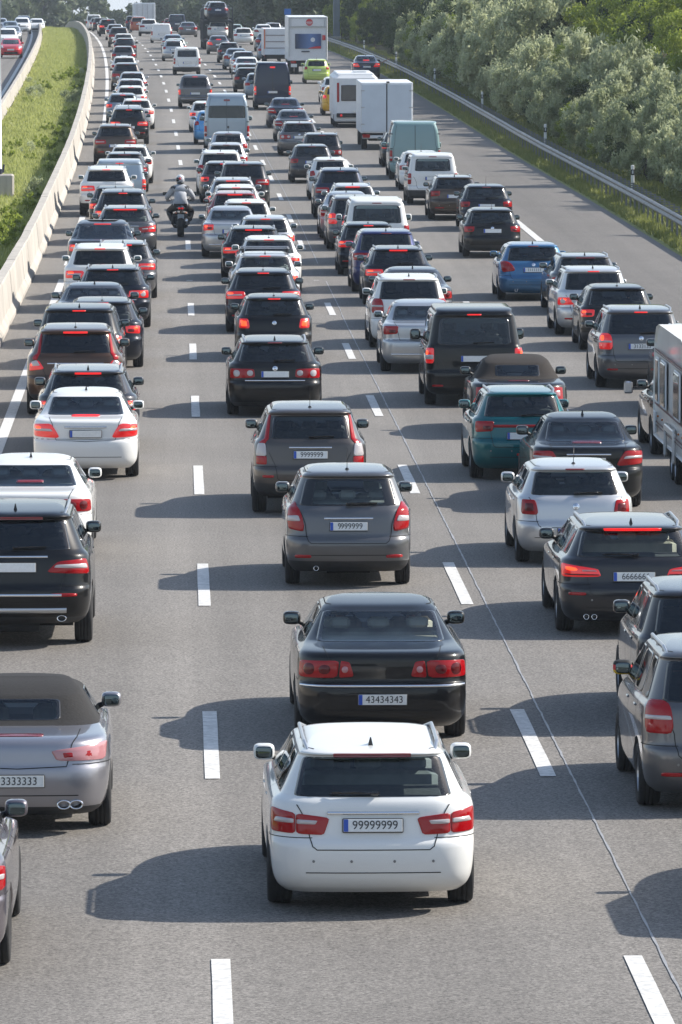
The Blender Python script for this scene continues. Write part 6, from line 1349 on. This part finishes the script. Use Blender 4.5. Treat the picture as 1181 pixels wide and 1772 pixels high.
# tall white trailer on the crest
wt = rootat('semi_trailer', -3.75, 760.0, 'tall pale trailer closing the queue on the crest', 'trailer', G3)
part(wt, 'cargo_box', lambda b_: b_.box((0, 6, 1.9), (2.5, 12, 2.9), bev=.03), [M_whb])
for sg in (1, -1): part(wt, 'rear_door', lambda b_: b_.box((.60 * sg, -.03, 1.9), (1.16, .05, 2.7), bev=.012), [M_wh])
for x_ in (-.95, -.3, .3, .95): part(wt, 'lock_rod', lambda b_: b_.tube([(x_, -.08, .6), (x_, -.08, 3.2)], .03, 6), [M_silver])
part(wt, 'chassis', lambda b_: b_.box((0, 6, .5), (1.8, 11.5, .3)), [M_under]); whl(wt, 1.0, 2.0, .45, .3); whl(wt, 1.0, 3.2, .45, .3)
# tow mirrors on the car in front of the caravan
tm = MB(); tm.box((0, 0, 0), (.16, .06, .22), bev=.03); tmo = tag(obj('tow_mirror', tm.mesh('tow_mirror', [M_silver]), None, (8.03, 110.7, gh(110) + 1.05)), 'clip-on towing mirror on a thin arm beside the caravan tow car', 'mirror'); part(tmo, 'mirror_arm', lambda b_: b_.tube([(.05, 0, 0), (.32, .02, 0)], .012, 6), [M_plastic])

# ------------------------------------------------------------------ people
def skinned(name, joints, edges, rad, mats, root=0, sub=1):
    me = D.meshes.new(name); me.from_pydata(joints, edges, []); [me.materials.append(m) for m in mats]
    o = D.objects.new(name, me); COL.objects.link(o); sk = o.modifiers.new('skin', 'SKIN'); sk.use_smooth_shade = True
    for i, r in enumerate(rad): me.skin_vertices[0].data[i].radius = (r, r) if not isinstance(r, tuple) else r
    me.skin_vertices[0].data[root].use_root = True
    s_ = o.modifiers.new('sub', 'SUBSURF'); s_.levels = sub; s_.render_levels = sub
    bpy.context.view_layer.update(); ev = o.evaluated_get(bpy.context.evaluated_depsgraph_get()); m2 = D.meshes.new_from_object(ev); m2.name = name
    if not m2.materials: [m2.materials.append(m) for m in mats]
    m2.polygons.foreach_set('use_smooth', np.ones(len(m2.polygons), dtype=bool)); D.objects.remove(o); return m2
M_skin = simple('skin', (.46, .26, .18), .5); M_jacket = simple('grey_riding_jacket', (.36, .375, .40), .7, var=.12, scale=8); M_jblack = simple('black_riding_trousers', (.014, .014, .016), .6, var=.3)
def headmesh(nm, hair, y0=0):
    b_ = MB(); b_.ell((0, 0, 0), (.078, .098, .118), 0, 16, 12); b_.ell((0, .095, -.02), (.016, .025, .025), 0, 8, 6); b_.ell((.08, 0, -.01), (.012, .02, .03), 0, 8, 6); b_.ell((-.08, 0, -.01), (.012, .02, .03), 0, 8, 6)
    b_.ell((.03, .088, .015), (.012, .01, .009), 2, 8, 6); b_.ell((-.03, .088, .015), (.012, .01, .009), 2, 8, 6); b_.ell((0, .088, -.06), (.026, .012, .007), 3, 8, 6)
    b_.ell((0, -.022, .025), (.086, .096, .108), 1, 16, 12)
    return b_.mesh(nm, [M_skin, hair, M_ink, simple('lips', (.35, .12, .10), .5)], True)
def driver(shirt, hair, armout=0):
    J = [(0, 0, .08), (0, -.02, .24), (0, -.07, .42), (0, -.09, .56), (0, -.07, .64), (.19, -.08, .52), (.26, .06, .32), (.16, .32, .38), (-.19, -.08, .52), (-.26, .06, .32), (-.16, .32, .38), (.10, .20, .10), (.12, .45, .14), (-.10, .20, .10), (-.12, .45, .14)]
    if armout == -1: J[9] = (-.42, .10, .44); J[10] = (-.62, .22, .42)
    if armout == 1: J[6] = (.78, .10, .50); J[7] = (1.36, .05, .80)
    E_ = [(0, 1), (1, 2), (2, 3), (3, 4), (3, 5), (5, 6), (6, 7), (3, 8), (8, 9), (9, 10), (0, 11), (11, 12), (0, 13), (13, 14)]
    rad = [.15, (.15, .11), (.17, .11), .10, .055, .065, .05, .035, .065, .05, .035, .085, .065, .085, .065]
    return skinned('clothed_body', J, E_, rad, [shirt]), headmesh('head', hair)
shirts = [simple('shirt_' + n, c, .8) for n, c in (('dark', (.03, .03, .035)), ('white', (.5, .5, .5)), ('blue', (.06, .10, .2)), ('red', (.3, .04, .04)))]
hairs = [simple('hair_' + n, c, .8) for n, c in (('dark', (.02, .014, .01)), ('fair', (.22, .14, .06)))]
DRV = [driver(shirts[i], hairs[i % 2]) for i in range(4)]; DRVL = driver(shirts[0], hairs[0], -1); DRVR = driver(M_skin, hairs[0], 1)
def seat_person(carlab, k, x, y, dset, side=-1, lab='', seatrow=0):
    v = VAR[k]; b_ = BASE[v['style']]; ky, kz, kx = v['sh'].k['y'], v['sh'].k['z'], v['sh'].k['x']; fy = (b_['q'][-1][0] + .12) * ky; belt = b_['r'][10][0] * kz
    o = tag(obj('person', None, None, (x + .37 * side * kx, y + fy + .22, gh(y + 2) + belt - .52 * kz), (0, 0, 0), (.88,) * 3), lab, 'person')
    obj('clothed_body', dset[0], o); h = obj('head', dset[1], o, (0, -.055, .76)); return o
i = 0
for (k, x, y, c, lit, lod, g, lab, txt, yw) in V_:
    if y > 190 or y < 52 or VAR[k]['style'] == 'van' or lab.startswith('grey estate outside'): continue
    short = lab.split(' with ')[0].split(' in the ')[0].split(' nearest')[0]
    words = ' '.join(short.split()[:9])
    ds = DRV[i % 4]; nm = ['dark', 'white', 'blue', 'red'][i % 4]
    if 'elbow out' in lab: ds = DRVL
    seat_person(lab, k, x, y, ds, -1, ('driver in %s top inside the %s' % (nm if ds is not DRVL else 'dark', words)) + (' in the right lane' if 'golfk' in k and y < 150 else '')); i += 1
    if i % 3 == 1 and VAR[k]['style'] != 'cabrio': seat_person(lab, k, x, y, DRV[(i + 2) % 4], 1, 'front passenger inside the %s' % words)
seat_person('', 'sedan', 12.31, 403.0, DRVR, 1, 'passenger holding a bare arm out of the old dark saloon on the shoulder')
# motorcycle and rider, leaning slightly
BX, BY = .14, 198.3; bz = gh(198)
mb = tag(obj('motorcycle', None, None, (BX, BY, bz), (0, 0, .02), (1.06,) * 3), 'black motorcycle filtering between the two left lanes', 'motorcycle')
def wheel_bike(y, R, wd): 
    t = MB(); h = wd / 2; t.lathe([(R * .72, -h * .7), (R * .86, -h), (R * .95, -h * .8), (R, -h * .3), (R * 1.005, 0), (R, h * .3), (R * .95, h * .8), (R * .86, h), (R * .72, h * .7)], 32)
    r = MB(); r.lathe([(R * .74, -h * .6), (R * .74, h * .6), (R * .68, h * .5), (R * .68, -h * .5)], 32, closed=True); r.lathe([(.001, -h * .6), (.05, -h * .6), (.05, h * .6), (.001, h * .6)], 12)
    for k_ in range(5): a = 2 * pi * k_ / 5; r.tube([(0, .04 * cos(a), .04 * sin(a)), (0, R * .7 * cos(a), R * .7 * sin(a))], .016, 6)
    w_ = obj('wheel', t.mesh('tyre', [M_tyre], True), mb, (0, y, R)); obj('rim', r.mesh('rim', [M_rim]), w_)
wheel_bike(0.32, .325, .20); wheel_bike(1.78, .30, .12)
part(mb, 'tail_section', lambda b_: (b_.box((0, .42, .88), (.22, .62, .13), bev=.05), b_.box((0, .18, .86), (.16, .22, .10), bev=.04), b_.box((0, .20, .62), (.06, .05, .42), bev=.02)), [M_frit])
part(mb, 'tail_light', lambda b_: (b_.box((-.045, .06, .87), (.07, .04, .05), bev=.015), b_.box((.045, .06, .87), (.07, .04, .05), bev=.015)), [M_lit])
part(mb, 'number_plate', lambda b_: b_.box((0, .14, .60), (.19, .02, .19), rx=-.25, bev=.01), [simple('bike_plate', (.30, .33, .34), .4)])
for sg in (1, -1): part(mb, 'indicator', lambda b_: b_.ell((.15 * sg, .18, .73), (.035, .03, .022)), [simple('amber_lens2', (.6, .16, .05), .3)])
part(mb, 'exhaust_can', lambda b_: (b_.tube([(.17, .05, .52), (.19, .5, .42), (.15, .9, .34)], [.055, .06, .035], 12), b_.lathe([(.03, .0), (.055, .0), (.055, .03)], 12, 0, 'y', (.17, .03, .525))), [M_chrome])
part(mb, 'engine', lambda b_: (b_.box((0, .98, .48), (.46, .50, .46), bev=.06), b_.box((0, .60, .40), (.26, .45, .18), bev=.05), b_.box((0, .36, .32), (.26, .5, .07), bev=.02)), [M_stl])
part(mb, 'fuel_tank', lambda b_: b_.ell((0, 1.08, .92), (.19, .32, .16), 0, 16, 10, .8), [M_frit])
part(mb, 'saddle', lambda b_: b_.box((0, .66, .86), (.28, .55, .10), bev=.045), [M_plastic])
part(mb, 'front_fork', lambda b_: [b_.tube([(.09 * sg, 1.78, .30), (.09 * sg, 1.48, 1.02)], .028, 8) for sg in (1, -1)], [M_silver])
part(mb, 'fairing', lambda b_: b_.ell((0, 1.50, .98), (.20, .16, .22), 0, 14, 10, .8), [M_frit])
part(mb, 'handlebar', lambda b_: (b_.tube([(-.38, 1.22, 1.06), (-.16, 1.38, 1.10), (.16, 1.38, 1.10), (.38, 1.22, 1.06)], .014, 8), b_.tube([(-.40, 1.21, 1.055), (-.29, 1.27, 1.075)], .020, 8, 0), b_.tube([(.40, 1.21, 1.055), (.29, 1.27, 1.075)], .020, 8, 0)), [M_plastic])
for sg in (1, -1): part(mb, 'mirror', lambda b_: (b_.tube([(.25 * sg, 1.30, 1.10), (.40 * sg, 1.32, 1.26)], .008, 6), b_.box((.44 * sg, 1.31, 1.27), (.15, .03, .09), bev=.014), b_.box((.44 * sg, 1.292, 1.27), (.12, .008, .07), 1, bev=.003)), [M_plastic, M_mirglass])
for sg in (1, -1): part(mb, 'footpeg', lambda b_: b_.tube([(.12 * sg, .72, .36), (.27 * sg, .72, .37)], .013, 6), [M_silver])
rd = tag(obj('person', None, None, (BX, BY, bz), (0, 0, .02), (1.06,) * 3), 'motorcycle rider in pale grey jacket and white, red and black helmet', 'person')
J = [(0, .62, .96), (0, .66, 1.14), (0, .76, 1.34), (0, .84, 1.48), (0, .88, 1.56), (.205, .84, 1.43), (.40, .96, 1.17), (.37, 1.20, 1.085), (-.205, .84, 1.43), (-.40, .96, 1.17), (-.36, 1.20, 1.085),
     (.12, .66, .92), (.34, 1.04, .76), (.25, .76, .46), (-.12, .66, .92), (-.34, 1.04, .76), (-.22, .76, .46)]
E_ = [(0, 1), (1, 2), (2, 3), (3, 4), (3, 5), (5, 6), (6, 7), (3, 8), (8, 9), (9, 10), (0, 11), (11, 12), (12, 13), (0, 14), (14, 15), (15, 16)]
rad = [(.20, .16), (.195, .15), (.225, .15), .15, .075, .11, .085, .058, .11, .085, .058, .14, .115, .085, .14, .115, .085]
bm_ = skinned('clothed_body', J, E_, rad, [M_jacket, M_jblack]); 
for p in bm_.polygons:
    c_ = p.center
    if c_.z < .99 or (abs(c_.x) > .17 and c_.z > 1.44) : p.material_index = 1
obj('clothed_body', bm_, rd)
part(rd, 'helmet', lambda b_: (b_.ell((0, .93, 1.70), (.135, .155, .15), 0, 20, 14), b_.ell((0, .90, 1.775), (.11, .12, .082), 1, 16, 10), b_.ell((-.01, .795, 1.735), (.040, .035, .045), 2, 12, 8), b_.ell((-.07, .83, 1.71), (.065, .06, .07), 3, 12, 8), b_.ell((0, .86, 1.60), (.105, .10, .07), 3, 14, 8)), [simple('helmet_shell', (.45, .46, .48), .3, coat=1), simple('helmet_white', (.72, .72, .72), .25, coat=1), simple('helmet_red', (.5, .02, .03), .25, coat=1), M_frit], True)
for sg in (1, -1):
    def glove(b_):
        b_.ell((.36 * sg, 1.225, 1.09), (.048, .045, .032), 0, 12, 8)
        for q_ in range(4):
            xq = (.325 + .023 * q_) * sg; ln = (.030, .034, .032, .026)[q_]
            b_.tube([(xq, 1.235, 1.105), (xq, 1.235 + ln + .02, 1.10), (xq, 1.235 + ln + .018, 1.065), (xq, 1.245, 1.045)], [.012, .012, .011, .009], 6)
        b_.tube([(.325 * sg, 1.20, 1.085), (.30 * sg, 1.215, 1.06), (.295 * sg, 1.245, 1.045)], [.014, .012, .010], 6)
    part(rd, 'glove', glove, [M_jblack], True)
    part(rd, 'boot', lambda b_: (b_.box((.23 * sg, .80, .395), (.10, .28, .09), bev=.035), b_.tube([(.22 * sg, .74, .40), (.22 * sg, .78, .60)], [.055, .062], 10)), [M_jblack])
